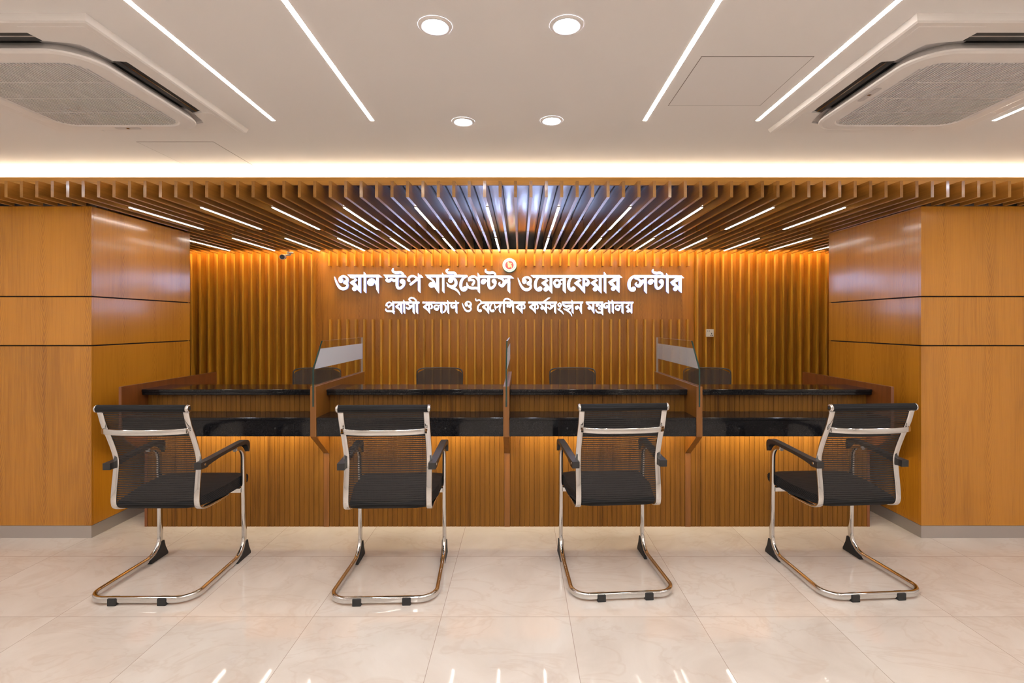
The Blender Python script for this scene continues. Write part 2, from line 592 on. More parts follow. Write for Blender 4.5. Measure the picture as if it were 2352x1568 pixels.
def pier(side):
    xin = -2.76 if side < 0 else 2.586
    xout = XW if side < 0 else XE
    s = 1 if side < 0 else -1      # inward direction
    t = 0.018
    nm = 'wall_left' if side < 0 else 'wall_right'
    xa, xb = sorted((xout, xin - s * t))
    core = box(nm, (xa, xb, PZ0 + t, PZ1, 0.0, PTOP), M['dark'])
    struct(nm, core)
    levels = [(0.079, GROOVE[0] - g2), (GROOVE[0] + g2, GROOVE[1] - g2), (GROOVE[1] + g2, PTOP)]
    for z0, z1 in levels:
        m = MB(); xa, xb = sorted((xout, xin)); m.box(xa, xb, PZ0, PZ0 + t, z0, z1)
        m.build('front_panel', M['veneer'], core, 0.0008, 1)
        m = MB(); xa, xb = sorted((xin - s * t, xin)); m.box(xa, xb, PZ0 + t, PZ1, z0, z1)
        m.build('side_panel', M['veneer'], core, 0.0008, 1)
    m = MB()
    xa, xb = sorted((xout, xin + s * 0.001)); m.box(xa, xb, PZ0 - 0.001, PZ0 + t, 0, 0.078)
    xa, xb = sorted((xin - s * t, xin + s * 0.001)); m.box(xa, xb, PZ0 + t, PZ1, 0, 0.078)
    b = m.build('baseboard_left' if side < 0 else 'baseboard_right', M['steel'])
    tag(b, kind='structure')


pier(-1)
pier(1)

# ------------------------------------------------------------------ batten ceiling
PITCH, XM0 = 0.09252, -0.2110
ST = 0.018
SZ0, SZ1 = 2.137, 2.235


def lattice(x0, x1):
    m = math.ceil((x0 - XM0) / PITCH)
    out = []
    while XM0 + m * PITCH <= x1:
        out.append((m, XM0 + m * PITCH)); m += 1
    return out


def dup(o, parent, loc):
    c = o.copy(); COL.objects.link(c); c.parent = parent; c.location = loc
    return c


light_rows = []
can_f = thing('batten_canopy', 'front half of the overhead wooden batten ceiling with a fascia board on its edge', 'ceiling canopy', (C0, 3.54, SZ1))
m = MB(); m.box(XW, XE, 3.094, 3.112, 2.236, 2.284)
m.build('fascia_board', M['fascia'], can_f)
m = MB(); m.box(XW, XE, 3.112, 4.095, 2.256, 2.275)
m.build('backing_board', M['backing'], can_f)
can_r = thing('batten_canopy', 'rear half of the overhead wooden batten ceiling, nearer the slatted back wall', 'ceiling canopy', (C0, 4.75, SZ1))
m = MB(); m.box(XW, XE, 4.096, 5.399, 2.256, 2.275)
m.build('backing_board', M['backing'], can_r)
m = MB(); m.box(XW, XE, 5.245, 5.262, 2.158, 2.275)
m.build('edge_board', M['backing'], can_r)

protos = {}


def batten(parent, x, y0, y1):
    key = (round(y0, 3), round(y1, 3))
    # a batten hangs on a narrow recessed rail from the board above
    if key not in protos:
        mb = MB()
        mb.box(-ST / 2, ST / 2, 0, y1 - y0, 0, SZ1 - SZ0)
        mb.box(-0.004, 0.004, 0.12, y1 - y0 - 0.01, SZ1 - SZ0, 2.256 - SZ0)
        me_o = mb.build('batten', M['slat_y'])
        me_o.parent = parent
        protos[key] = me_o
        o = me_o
    else:
        o = protos[key].copy(); COL.objects.link(o); o.parent = parent
    o.location = Vector((x, y0, SZ0)) - Vector(parent.location)
    return o


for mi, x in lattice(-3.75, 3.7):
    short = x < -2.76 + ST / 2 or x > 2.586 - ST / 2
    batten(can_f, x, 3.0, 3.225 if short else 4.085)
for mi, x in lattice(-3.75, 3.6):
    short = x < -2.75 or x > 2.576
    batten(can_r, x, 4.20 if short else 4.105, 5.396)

ORD = ['first', 'second', 'third', 'fourth', 'fifth', 'sixth', 'seventh', 'eighth', 'ninth', 'tenth', 'eleventh', 'twelfth', 'thirteenth', 'fourteenth']


def batten_light(x, y0, y1, label, group, proto):
    if proto is None:
        t = thing('linear_light', label, 'light', (x, (y0 + y1) / 2, SZ0), 0, group)
        mb = MB(); mb.box(x - 0.0088, x + 0.0088, y0, y1, SZ0 - 0.006, SZ0 - 0.0002)
        mb.build('housing', M['alu'], t)
        mb = MB(); mb.box(x - 0.0065, x + 0.0065, y0 + 0.004, y1 - 0.004, SZ0 - 0.0085, SZ0 - 0.006)
        mb.build('diffuser', M['batten_light'], t)
        return t
    t = copy_tree(proto, (x, (y0 + y1) / 2, SZ0), 0, label)
    return t


pr = None
for k, n in enumerate(range(-5, 6)):
    x = XM0 + n * 5 * PITCH
    o = batten_light(x, 3.236, 3.993, f'slim warm light in the front row under the battens, {ORD[k]} from the left', 'lights in the front batten row', pr)
    pr = pr or o
pr = None
for k, n in enumerate(range(-6, 8)):
    x = XM0 + n * 5 * PITCH
    o = batten_light(x, 4.40, 5.15, f'slim warm light in the rear row by the back wall, {ORD[k]} from the left', 'lights in the rear batten row', pr)
    pr = pr or o

# hidden strips: cove above the fascia, wash on the back wall
t = thing('cove_light', 'long strip light glowing in the cove above the wooden fascia', 'light', (C0, 3.2, 2.28))
m = MB(); m.box(XW + 0.02, XE - 0.02, 3.112, 3.32, 2.2755, 2.279); m.build('cove_shelf', M['ceiling'], t)
m = MB(); m.box(XW + 0.05, XE - 0.05, 3.18, 3.205, 2.279, 2.286); m.build('led_strip', M['cove'], t)
t = thing('wall_wash_light', 'hidden strip light washing down the slatted back wall', 'light', (C0, 5.37, 2.24))
m = MB(); m.box(XW + 0.02, XE - 0.02, 5.2625, 5.276, 2.238, 2.2555); m.build('rail', M['alu'], t)
m = MB(); m.box(XW + 0.05, XE - 0.05, 5.2765, 5.283, 2.238, 2.254); m.build('led_strip', M['wash'], t)

# ------------------------------------------------------------------ slatted back wall
LOW_TOP = 1.427
UP_BOT = 2.003


def slat_wall(name, label, x0, x1, front, specs):
    t = thing(name, label, 'wall panel', ((x0 + x1) / 2, front, 0))
    mb = MB(); mb.box(x0, x1, front, 5.519, 0.0, 2.256)
    mb.build('backing_board', M['veneer_wall'], t)
    for xs, yf, z0, z1 in specs:
        p = None
        for x in xs:
            if p is None:
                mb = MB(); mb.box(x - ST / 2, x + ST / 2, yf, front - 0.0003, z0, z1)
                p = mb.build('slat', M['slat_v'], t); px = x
            else:
                c = p.copy(); COL.objects.link(c); c.parent = t
                c.location = (x - px, 0, 0)
    return t


SP0, SP1 = -2.150, 1.905
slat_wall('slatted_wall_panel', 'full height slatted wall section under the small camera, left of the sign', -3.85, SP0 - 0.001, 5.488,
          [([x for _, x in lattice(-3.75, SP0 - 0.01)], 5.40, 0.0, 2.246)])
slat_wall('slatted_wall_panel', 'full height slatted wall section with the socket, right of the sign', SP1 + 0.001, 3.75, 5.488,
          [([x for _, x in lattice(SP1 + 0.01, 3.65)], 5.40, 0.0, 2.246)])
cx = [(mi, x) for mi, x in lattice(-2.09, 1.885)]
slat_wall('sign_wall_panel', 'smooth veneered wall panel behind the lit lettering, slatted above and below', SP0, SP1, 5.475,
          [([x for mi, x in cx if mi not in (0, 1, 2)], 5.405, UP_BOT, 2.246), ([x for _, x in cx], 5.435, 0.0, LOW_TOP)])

# ------------------------------------------------------------------ lettering on the wall (strokes in photo-crop units)
CROPS = {'A': (755, 605), 'B': (970, 605), 'C': (1170, 605), 'D': (1370, 605)}
KU = 2352 / 230.0
SIGNZ = 5.432


class Glyphs:
    def __init__(self):
        self.items = []

    def S(self, c, *pts, dx=0, dy=0):
        ox, oy = CROPS[c]
        self.items.append(('s', [(ox + (u + dx) / KU, oy + (v + dy) / KU, max(w, 3) / KU / 2) for u, v, w in pts]))

    def P(self, c, *pts, dx=0, dy=0):
        ox, oy = CROPS[c]
        self.items.append(('p', [(ox + (u + dx) / KU, oy + (v + dy) / KU) for u, v in pts]))

    def D(self, c, u, v, r, dx=0, dy=0):
        ox, oy = CROPS[c]
        self.items.append(('d', (ox + (u + dx) / KU, oy + (v + dy) / KU, r / KU)))


def raster(items, res=5.0, pad=3.0, trim=2):
    xs, ys = [], []
    for k, d in items:
        if k == 's':
            xs += [p[0] for p in d]; ys += [p[1] for p in d]
        elif k == 'p':
            xs += [p[0] for p in d]; ys += [p[1] for p in d]
        else:
            xs += [d[0]]; ys += [d[1]]
    x0, x1, y0, y1 = min(xs) - pad - 4, max(xs) + pad + 4, min(ys) - pad - 4, max(ys) + pad + 4
    W, H = int((x1 - x0) * res), int((y1 - y0) * res)
    a = np.zeros((H, W), np.float32)

    def disc(x, y, r):
        x, y, r = (x - x0) * res, (y - y0) * res, r * res
        i0, i1, j0, j1 = max(0, int(y - r - 1)), min(H, int(y + r + 2)), max(0, int(x - r - 1)), min(W, int(x + r + 2))
        if i1 <= i0 or j1 <= j0:
            return
        yy, xx = np.mgrid[i0:i1, j0:j1]
        a[i0:i1, j0:j1][(yy - y) ** 2 + (xx - x) ** 2 <= r * r] = 1
    for k, d in items:
        if k == 'd':
            disc(*d)
        elif k == 's':
            for p in smooth_path(d, 14) if len(d) > 2 else smooth_path(d, 30):
                disc(p[0], p[1], max(p[2], 0.12))
        else:
            pts = [((px - x0) * res, (py - y0) * res) for px, py in d]
            i0, i1 = max(0, int(min(p[1] for p in pts))), min(H, int(max(p[1] for p in pts)) + 2)
            j0, j1 = max(0, int(min(p[0] for p in pts))), min(W, int(max(p[0] for p in pts)) + 2)
            yy, xx = np.mgrid[i0:i1, j0:j1].astype(float)
            ins = np.zeros(yy.shape, bool)
            n = len(pts)
            for i in range(n):
                ax, ay = pts[i]; bx, by = pts[(i + 1) % n]
                if ay == by:
                    continue
                c = (ay > yy) != (by > yy)
                ins ^= c & (xx < (bx - ax) * (yy - ay) / (by - ay) + ax)
            a[i0:i1, j0:j1][ins] = 1
    for _ in range(2):
        b = np.pad(a, 1)
        a = sum(b[i:i + H, j:j + W] for i in range(3) for j in range(3)) / 9.0
    for _ in range(trim):      # trim the outline by a fraction of a stroke: lit faces read wider than they are
        b = np.pad(a, 1)
        a = np.minimum.reduce([b[i:i + H, j:j + W] for i in range(3) for j in range(3)])
    return a, x0, y0, res


def contours(a):
    """closed outlines of a > 0.5 by marching squares"""
    H, W = a.shape
    ins = a > 0.5
    seg = {}
    code = ins[:-1, :-1] * 1 + ins[:-1, 1:] * 2 + ins[1:, 1:] * 4 + ins[1:, :-1] * 8
    ii, jj = np.nonzero((code > 0) & (code < 15))
    T = {1: [(3, 0)], 2: [(0, 1)], 3: [(3, 1)], 4: [(1, 2)], 5: [(3, 2), (1, 0)], 6: [(0, 2)], 7: [(3, 2)], 8: [(2, 3)], 9: [(2, 0)],
         10: [(0, 3), (2, 1)], 11: [(2, 1)], 12: [(1, 3)], 13: [(1, 0)], 14: [(0, 3)]}

    def key(i, j, e):
        return {0: ('h', i, j), 2: ('h', i + 1, j), 3: ('v', i, j), 1: ('v', i, j + 1)}[e]

    def pos(k):
        t, i, j = k
        p = a[i, j]; q = a[i, j + 1] if t == 'h' else a[i + 1, j]
        f = (0.5 - p) / (q - p) if q != p else 0.5
        return (j + f, i) if t == 'h' else (j, i + f)
    for i, j in zip(ii.tolist(), jj.tolist()):
        for e0, e1 in T[int(code[i, j])]:
            seg[key(i, j, e0)] = key(i, j, e1)
    loops = []
    while seg:
        s, n = seg.popitem()
        lp = [s]
        while n != s and n in seg:
            lp.append(n); n = seg.pop(n)
        if len(lp) > 8:
            loops.append([pos(k) for k in lp])
    return loops


def simplify(lp, tol):
    pts = np.array(lp)
    far = int(np.argmax(((pts - pts[0]) ** 2).sum(1)))

    def rdp(q):
        if len(q) < 3:
            return [q[0]]
        d = q[-1] - q[0]; L = np.hypot(*d)
        r = q - q[0]
        dist = np.abs(r[:, 0] * d[1] - r[:, 1] * d[0]) / L if L > 1e-9 else np.hypot(r[:, 0], r[:, 1])
        k = int(np.argmax(dist))
        if dist[k] < tol:
            return [q[0]]
        return rdp(q[:k + 1]) + rdp(q[k:])
    return rdp(pts[:far + 1]) + rdp(np.vstack([pts[far:], pts[:1]]))


def word_mesh(name, glyphs, parent, depth=0.028, trim=2):
    a, x0, y0, res = raster(glyphs.items, trim=trim)
    cu = bpy.data.curves.new(name + '_outline', 'CURVE')
    cu.dimensions = '2D'; cu.fill_mode = 'BOTH'; cu.extrude = depth / 2
    for lp in contours(a):
        lp = simplify(lp, 0.45)
        if len(lp) < 4:
            continue
        sp = cu.splines.new('POLY'); sp.points.add(len(lp) - 1); sp.use_cyclic_u = True
        for p, (u, v) in zip(sp.points, lp):
            p.co = (wx(x0 + u / res, SIGNZ), wz(y0 + v / res, SIGNZ), 0, 1)
    tmp = bpy.data.objects.new('outline', cu); COL.objects.link(tmp)
    dg = bpy.context.evaluated_depsgraph_get()
    me = bpy.data.meshes.new_from_object(tmp.evaluated_get(dg))
    bpy.data.objects.remove(tmp); bpy.data.curves.remove(cu)
    me.name = name
    bm = bmesh.new(); bm.from_mesh(me)
    bmesh.ops.remove_doubles(bm, verts=bm.verts, dist=1e-6)
    # stand the outline up: x stays, y -> height, thickness along the room depth
    for v in bm.verts:
        x, y, z = v.co
        v.co = Vector((x, SIGNZ + depth / 2 - z, y)) - Vector(parent.location)
    bmesh.ops.recalc_face_normals(bm, faces=bm.faces)
    bm.to_mesh(me); bm.free()
    me.materials.clear(); me.materials.append(M['signface']); me.materials.append(M['signside'])
    for p in me.polygons:
        p.material_index = 0 if abs(p.normal.y) > 0.7 and p.center.y + parent.location.y < SIGNZ + 0.002 else 1
        p.use_smooth = False
    o = bpy.data.objects.new(name, me); COL.objects.link(o); o.parent = parent
    return o


# --- reusable letter strokes
def g_o(g, c, fx=lambda u: u, fy=lambda v: v, k=1.0):
    def S(*pts): g.S(c, *[(fx(u), fy(v), w * k) for u, v, w in pts])
    S((122, 287, 4), (145, 350, 28), (175, 430, 46), (215, 510, 58), (275, 575, 72), (350, 592, 74), (415, 565, 66), (438, 510, 52), (428, 465, 46))
    S((285, 400, 95), (262, 345, 60), (310, 305, 58), (375, 305, 58), (425, 345, 62), (432, 400, 66), (418, 450, 62))
    S((285, 390, 110), (283, 412, 96))
    S((385, 430, 80), (375, 450, 78), (405, 470, 56))


def g_ya(g, c, dx=0, dy=0, dot=True, fx=lambda u: u, fy=lambda v: v, k=1.0):
    def T(pts): return [(fx(u) + dx, fy(v) + dy) for u, v in pts]
    g.P(c, *T([(462, 292), (580, 292), (635, 345), (676, 385), (606, 444), (548, 470), (490, 445), (540, 405), (612, 362), (515, 345)]))
    g.P(c, *T([(488, 446), (540, 420), (606, 440), (640, 470), (696, 545), (757, 560), (757, 704), (690, 640), (600, 540), (530, 490)]))
    g.P(c, *T([(692, 290), (757, 290), (757, 705), (692, 640)]))
    if dot:
        g.D(c, fx(602) + dx, fy(592) + dy, 56 * k)


def g_nn(g, c, dx, dy):          # small n + Ta with its flag, from crop B
    g.D(c, 1430 + dx, 432 + dy, 62)
    g.S(c, (1405, 388, 36), (1450, 374, 36), (1500, 398, 40), (1545, 450, 40), dx=dx, dy=dy)
    g.S(c, (1558, 310, 66), (1556, 450, 68), (1562, 530, 68), (1598, 580, 66), (1655, 560, 64), (1705, 500, 60), (1718, 430, 56), (1700, 395, 60), dx=dx, dy=dy)
    g.D(c, 1684 + dx, 415 + dy, 56)
    g.S(c, (1503, 122, 8), (1484, 150, 40), (1498, 195, 56), (1570, 220, 66), (1650, 212, 62), (1702, 235, 54), (1718, 290, 50), dx=dx, dy=dy)


def g_sa(g, c, dx, dy):
    g.S(c, (1790, 345, 36), (1840, 352, 46), (1890, 380, 54), (1918, 430, 58), (1900, 490, 70), dx=dx, dy=dy)
    g.S(c, (1838, 424, 8), (1805, 470, 50), (1840, 512, 68), (1890, 522, 70), (1940, 470, 60), (1990, 412, 58), (2030, 400, 50), dx=dx, dy=dy)
    g.S(c, (1910, 420, 44), (1960, 388, 40), (2020, 400, 44), dx=dx, dy=dy)
    g.P(c, (2000, 300), (2066, 300), (2068, 715), (2000, 640), dx=dx, dy=dy)


def g_ra(g, c, dx, dy):
    g.P(c, (270, 430), (400, 340), (480, 318), (500, 330), (500, 395), (385, 450), (345, 510), (318, 500), dx=dx, dy=dy)
    g.P(c, (290, 450), (385, 444), (470, 535), (545, 560), (545, 695), (470, 620), (400, 545), (325, 510), dx=dx, dy=dy)
    g.P(c, (472, 300), (545, 300), (545, 695), (472, 630), dx=dx, dy=dy)
    g.D(c, 395 + dx, 590 + dy, 54)


def g_ekar(g, c, dx=0):
    g.S(c, (720, 305, 40), (665, 345, 58), (622, 420, 70), (608, 510, 72), (625, 580, 72), (672, 622, 68), (720, 625, 60), dx=dx)
    g.D(c, 722 + dx, 592, 56)


def bar(g, c, xl, xr, top, bot, tip=True, sl=60):
    if tip:
        g.P(c, (xl, top), (xr, top + 70), (xr + 6, bot), (xl, bot - sl))
    else:
        g.P(c, (xl, top), (xr, top), (xr + 3, bot), (xl, bot - sl))


W1 = []
g = Glyphs(); g_o(g, 'A')
g.P('A', (425, 254), (1188, 262), (1268, 328), (505, 328))
g_ya(g, 'A'); bar(g, 'A', 818, 874, 178, 705)
g.D('A', 985, 445, 86)
g.S('A', (955, 372, 36), (1020, 362, 40), (1075, 405, 44), (1115, 480, 50), (1145, 580, 44), (1168, 708, 6))
bar(g, 'A', 1112, 1172, 300, 715, False, 110)
W1.append(g)
g = Glyphs()
g.P('A', (1272, 258), (1798, 264), (1838, 328), (1335, 328))
g.S('A', (1335, 320, 30), (1372, 345, 34), (1350, 385, 44), (1385, 404, 80), (1430, 405, 70), (1465, 360, 48), (1500, 385, 60), (1530, 405, 62), (1580, 390, 60))
g.S('A', (1605, 300, 70), (1602, 450, 70), (1608, 540, 68), (1648, 582, 66), (1710, 560, 64), (1760, 500, 62), (1772, 430, 58), (1752, 395, 60))
g.D('A', 1722, 420, 58)
g.S('A', (1518, 98, 6), (1502, 140, 42), (1515, 190, 58), (1590, 214, 66), (1680, 206, 62), (1735, 235, 54), (1752, 300, 50))
g.S('A', (1868, 390, 62), (1890, 325, 60), (1960, 295, 58), (2040, 318, 54), (2115, 400, 60))
g.S('A', (1862, 385, 50), (1892, 412, 54))
g.S('A', (1925, 485, 66), (1985, 440, 62), (2060, 380, 62), (2120, 350, 50))
bar(g, 'A', 2093, 2150, 212, 700)
g.P('A', (2110, 262), (2168, 262), (2228, 332), (2110, 332))
W1.append(g)
g = Glyphs()
g.P('B', (52, 258), (1045, 264), (1078, 298), (1060, 328), (120, 328))
g.S('B', (110, 318, 24), (170, 345, 46), (235, 385, 54), (275, 450, 60), (310, 540, 60), (350, 620, 44), (388, 703, 6))
g.D('B', 216, 500, 70); g.S('B', (216, 500, 120), (275, 520, 70))
bar(g, 'B', 325, 392, 300, 706, False, 100)
bar(g, 'B', 463, 516, 200, 708)
g.S('B', (640, 126, 6), (590, 140, 40), (568, 172, 54), (605, 214, 62), (690, 216, 62), (760, 222, 58), (800, 275, 50))
g.D('B', 662, 396, 62)
g.S('B', (640, 342, 24), (700, 344, 44), (765, 375, 66), (792, 445, 72), (768, 515, 74), (690, 548, 76), (620, 520, 56), (585, 470, 30), (564, 432, 4))
g.S('B', (600, 520, 50), (680, 560, 62), (780, 605, 60), (845, 665, 44), (900, 772, 4))
g.S('B', (1020, 318, 40), (960, 350, 60), (915, 420, 72), (902, 510, 74), (915, 580, 72), (955, 622, 70), (1000, 625, 60))
g.D('B', 1004, 586, 57)
g.S('B', (1095, 400, 46), (1105, 345, 60), (1165, 306, 58), (1235, 310, 56), (1290, 360, 52), (1330, 440, 50))
g.S('B', (1100, 385, 54), (1160, 385, 56), (1210, 400, 52), (1215, 440, 56), (1185, 490, 62), (1178, 500, 52))
g.S('B', (1045, 440, 10), (1052, 500, 46), (1090, 555, 60), (1170, 578, 66), (1260, 575, 62), (1330, 600, 56))
bar(g, 'B', 1297, 1350, 200, 712)
g.P('B', (1300, 275), (2085, 282), (2165, 352), (1300, 338))
g_nn(g, 'B', 0, 0); g_sa(g, 'B', 0, 0)
W1.append(g)
g = Glyphs(); g_o(g, 'C', lambda u: u + 66, lambda v: v + 22 + (v - 285) * 0.0)
CD = (CROPS['D'][0] - CROPS['C'][0]) * KU
g.P('C', (488, 272), (545 + CD, 266), (622 + CD, 334), (555, 334))
g_ekar(g, 'C')
g_ya(g, 'C', 252, 12)
g.S('C', (1150, 525, 100), (1100, 535, 70), (1062, 480, 62), (1058, 430, 60), (1105, 388, 58), (1160, 405, 54), (1185, 455, 54), (1165, 510, 70))
g.S('C', (1165, 415, 50), (1215, 385, 46), (1260, 385, 50), (1295, 420, 50))
g.S('C', (1180, 470, 34), (1215, 478, 40))
bar(g, 'C', 1253, 1325, 310, 712, False, 75)
g_ekar(g, 'C', 780)
g_ya(g, 'C', 1024, 12, dot=False)
g.S('C', (1745, 375, 46), (1805, 365, 48), (1850, 405, 58), (1862, 460, 60), (1840, 490, 62))
g.D('C', 1822, 488, 50)
g_ya(g, 'C', 1411, 8)
bar(g, 'C', 2218, 2275, 180, 712)
g_ra(g, 'D', 0, 0)
W1.append(g)
g = Glyphs()
g.S('D', (900, 300, 66), (840, 325, 72), (790, 385, 76), (765, 470, 76), (775, 560, 74), (815, 620, 70), (870, 632, 62))
g.D('D', 874, 596, 57)
g.P('D', (880, 268), (2000, 276), (2072, 346), (880, 334))
g_sa(g, 'D', -880, 6); g_nn(g, 'D', -160, 6)
bar(g, 'D', 1640, 1695, 212, 716)
g_ra(g, 'D', 1460, 4)
W1.append(g)

W2 = []


def ba(g, c, dx=0, dy=0, bot=1210):
    g.P(c, (1550, 1003), (1640, 935), (1720, 918), (1722, 950), (1632, 1003), (1668, 1052), (1728, 1090), (1728, bot), (1685, 1145), (1630, 1080), (1580, 1050), dx=dx, dy=dy)
    g.P(c, (1668, 918), (1726, 918), (1728, bot), (1672, bot - 70), dx=dx, dy=dy)


def ka(g, c, dx=0, dy=0):
    g.P(c, (5, 1012), (85, 945), (160, 925), (182, 955), (92, 1010), (118, 1048), (182, 1080), (182, 1196), (130, 1130), (85, 1085), (35, 1055), dx=dx, dy=dy)
    g.P(c, (132, 918), (182, 918), (182, 1196), (130, 1120), dx=dx, dy=dy)
    g.S(c, (165, 962, 38), (210, 962, 42), (228, 1005, 46), (222, 1045, 46), (205, 1055, 44), dx=dx, dy=dy)


def na2(g, c, dx=0):
    g.S(c, (775, 932, 34), (720, 928, 44), (682, 965, 46), (688, 1020, 54), (725, 1040, 54), (758, 1015, 48), (740, 985, 28), dx=dx)
    bar(g, c, 772 + dx, 820 + dx, 835, 1196)


def la2(g, c, dx=0, dy=0):
    g.D(c, 342 + dx, 1075 + dy, 42)
    g.S(c, (330, 1092, 46), (290, 1060, 46), (283, 1010, 44), (318, 980, 42), (365, 990, 40), (385, 1030, 38), (365, 1065, 44), dx=dx, dy=dy)
    g.S(c, (375, 1000, 36), (405, 978, 34), (445, 1000, 38), dx=dx, dy=dy)
    g.P(c, (418, 920), (470, 920), (474, 1196), (420, 1145), dx=dx, dy=dy)


def sa2(g, c, dx=0, dy=0):
    g.S(c, (1822, 958, 30), (1870, 962, 38), (1902, 1000, 44), (1890, 1045, 48), dx=dx, dy=dy)
    g.S(c, (1850, 1005, 6), (1828, 1035, 36), (1868, 1066, 48), (1912, 1048, 46), (1960, 995, 44), (1990, 985, 40), dx=dx, dy=dy)
    g.S(c, (1900, 1000, 30), (1950, 980, 32), (1985, 990, 30), dx=dx, dy=dy)
    g.P(c, (1966, 915), (2020, 915), (2022, 1205), (1966, 1145), dx=dx, dy=dy)


def ma2(g, c, dx=0):
    g.D(c, 768 + dx, 1042, 46)
    g.S(c, (712, 955, 28), (765, 980, 40), (800, 1025, 44), (832, 1085, 42), (885, 1198, 5), dx=dx)
    g.P(c, (832, 915), (885, 915), (888, 1198), (832, 1110), dx=dx)


g = Glyphs()
g.S('A', (1350, 985, 46), (1368, 935, 44), (1420, 912, 42), (1475, 935, 42), (1520, 985, 40)); g.S('A', (1348, 975, 38), (1378, 992, 40))
g.S('A', (1400, 1030, 46), (1440, 992, 46), (1500, 950, 46))
g.S('A', (1340, 1040, 8), (1342, 1085, 42), (1375, 1115, 52), (1440, 1118, 54), (1530, 1130, 50))
bar(g, 'A', 1490, 1536, 848, 1210)
g.P('A', (1492, 893), (2138, 893), (2132, 946), (1500, 942))
ba(g, 'A'); bar(g, 'A', 1745, 1792, 825, 1202); sa2(g, 'A')
g.P('A', (2042, 900), (2095, 900), (2102, 1202), (2044, 1145))
g.S('A', (1900, 868, 36), (1886, 838, 42), (1925, 806, 46), (1985, 812, 46), (2040, 855, 46), (2070, 930, 46))
g.S('A', (1895, 860, 40), (1930, 880, 40))
W2.append(g)
g = Glyphs()
g.P('B', (-4, 893), (872, 900), (860, 948), (-2, 944))
ka(g, 'B'); la2(g, 'B')
g.S('B', (488, 958, 30), (535, 975, 44), (552, 1030, 46), (540, 1100, 46), (500, 1145, 46))
bar(g, 'B', 580, 628, 832, 1206); na2(g, 'B')
W2.append(g)
g = Glyphs(); g_o(g, 'B', lambda u: 920 + (u - 120) * 0.70, lambda v: 884 + (v - 285) * 0.76, 0.76)
W2.append(g)
g = Glyphs()
BC = (CROPS['C'][0] - CROPS['B'][0]) * KU
g.S('B', (1262, 808, 8), (1250, 838, 34), (1275, 872, 42), (1330, 858, 42), (1372, 880, 40), (1385, 930, 40))
g.P('B', (1365, 893), (385 + BC, 890), (380 + BC, 945), (1375, 946))
g.S('B', (1400, 930, 40), (1340, 962, 46), (1305, 1020, 48), (1305, 1080, 48), (1335, 1120, 46), (1365, 1125, 40)); g.D('B', 1366, 1105, 38)
ba(g, 'B', -157, 8, 1198)
g.S('B', (1640, 940, 34), (1605, 985, 42), (1595, 1050, 46), (1612, 1110, 46), (1655, 1128, 42)); g.D('B', 1664, 1108, 38)
g.S('B', (1692, 955, 26), (1712, 1020, 46), (1718, 1085, 22)); g.S('B', (1712, 1040, 46), (1765, 1020, 46), (1830, 970, 46))
g.S('B', (1840, 935, 46), (1838, 990, 46), (1815, 1060, 42), (1822, 1125, 40), (1868, 1186, 4))
g.S('B', (2115, 930, 26), (2070, 860, 42), (2000, 828, 46), (1935, 842, 46), (1912, 900, 48)); g.P('B', (1890, 890), (1945, 890), (1945, 1195), (1890, 1135))
g.D('B', 2005, 1002, 34); g.D('B', 2056, 1012, 33)
g.S('B', (1990, 955, 34), (2040, 945, 36), (2095, 960, 40)); g.S('B', (2005, 990, 40), (2060, 995, 40), (2115, 985, 40))
bar(g, 'B', 2108, 2155, 838, 1196)
ka(g, 'C', 130, 4)
W2.append(g)
g = Glyphs()
g.P('C', (438, 893), (1125, 893), (1122, 946), (438, 944)); g.P('C', (1222, 893), (1742, 890), (1730, 946), (1235, 946))
ka(g, 'C', 444, 3)
g.P('C', (775, 893), (905, 795), (985, 795), (855, 893))
ma2(g, 'C'); sa2(g, 'C', -920, -5)
g.S('C', (1180, 922, 34), (1145, 965, 40), (1178, 1008, 40), (1215, 965, 40), (1180, 922, 34))
g.S('C', (1225, 985, 36), (1195, 1035, 36), (1180, 1070, 36))
g.S('C', (1128, 1050, 8), (1155, 1080, 44), (1210, 1115, 46), (1250, 1155, 38), (1286, 1222, 4))
g.S('C', (1250, 958, 24), (1290, 985, 62), (1335, 1010, 66), (1385, 995, 62), (1435, 985, 44))
g.S('C', (1440, 1000, 40), (1420, 1050, 48), (1360, 1082, 54), (1300, 1075, 46), (1268, 1050, 20))
g.S('C', (1340, 1090, 50), (1410, 1140, 46), (1450, 1190, 36), (1486, 1278, 4))
bar(g, 'C', 1458, 1505, 828, 1202)
g.D('C', 1580, 1040, 47)
g.S('C', (1560, 1005, 26), (1610, 1002, 36), (1648, 1050, 36), (1675, 1120, 36), (1706, 1202, 4)); g.P('C', (1655, 915), (1706, 915), (1709, 1204), (1657, 1110))
W2.append(g)
g = Glyphs()
g.P('C', (1788, 893), (2212, 893), (2210, 946), (1800, 946)); g.P('D', (270, 893), (882, 895), (868, 946), (280, 946))
ma2(g, 'C', 1112)
g.D('C', 2062, 990, 36); g.S('C', (2040, 962, 26), (2085, 955, 30), (2130, 985, 38), (2170, 1010, 36))
g.S('C', (2150, 1010, 32), (2105, 1035, 40), (2105, 1065, 40), (2160, 1075, 36))
g.S('C', (2036, 1050, 8), (2036, 1105, 40), (2075, 1145, 48), (2140, 1150, 48), (2195, 1165, 40)); g.P('C', (2150, 915), (2206, 915), (2206, 1238), (2148, 1165))
na2(g, 'D', -498)
bar(g, 'D', 360, 408, 828, 1200); la2(g, 'D', 167, 4)
g_ya(g, 'D', 0, 0, True, lambda u: 672 + (u - 490) * 0.645, lambda v: 1015 + (v - 445) * 0.705, 0.72)
W2.append(g)

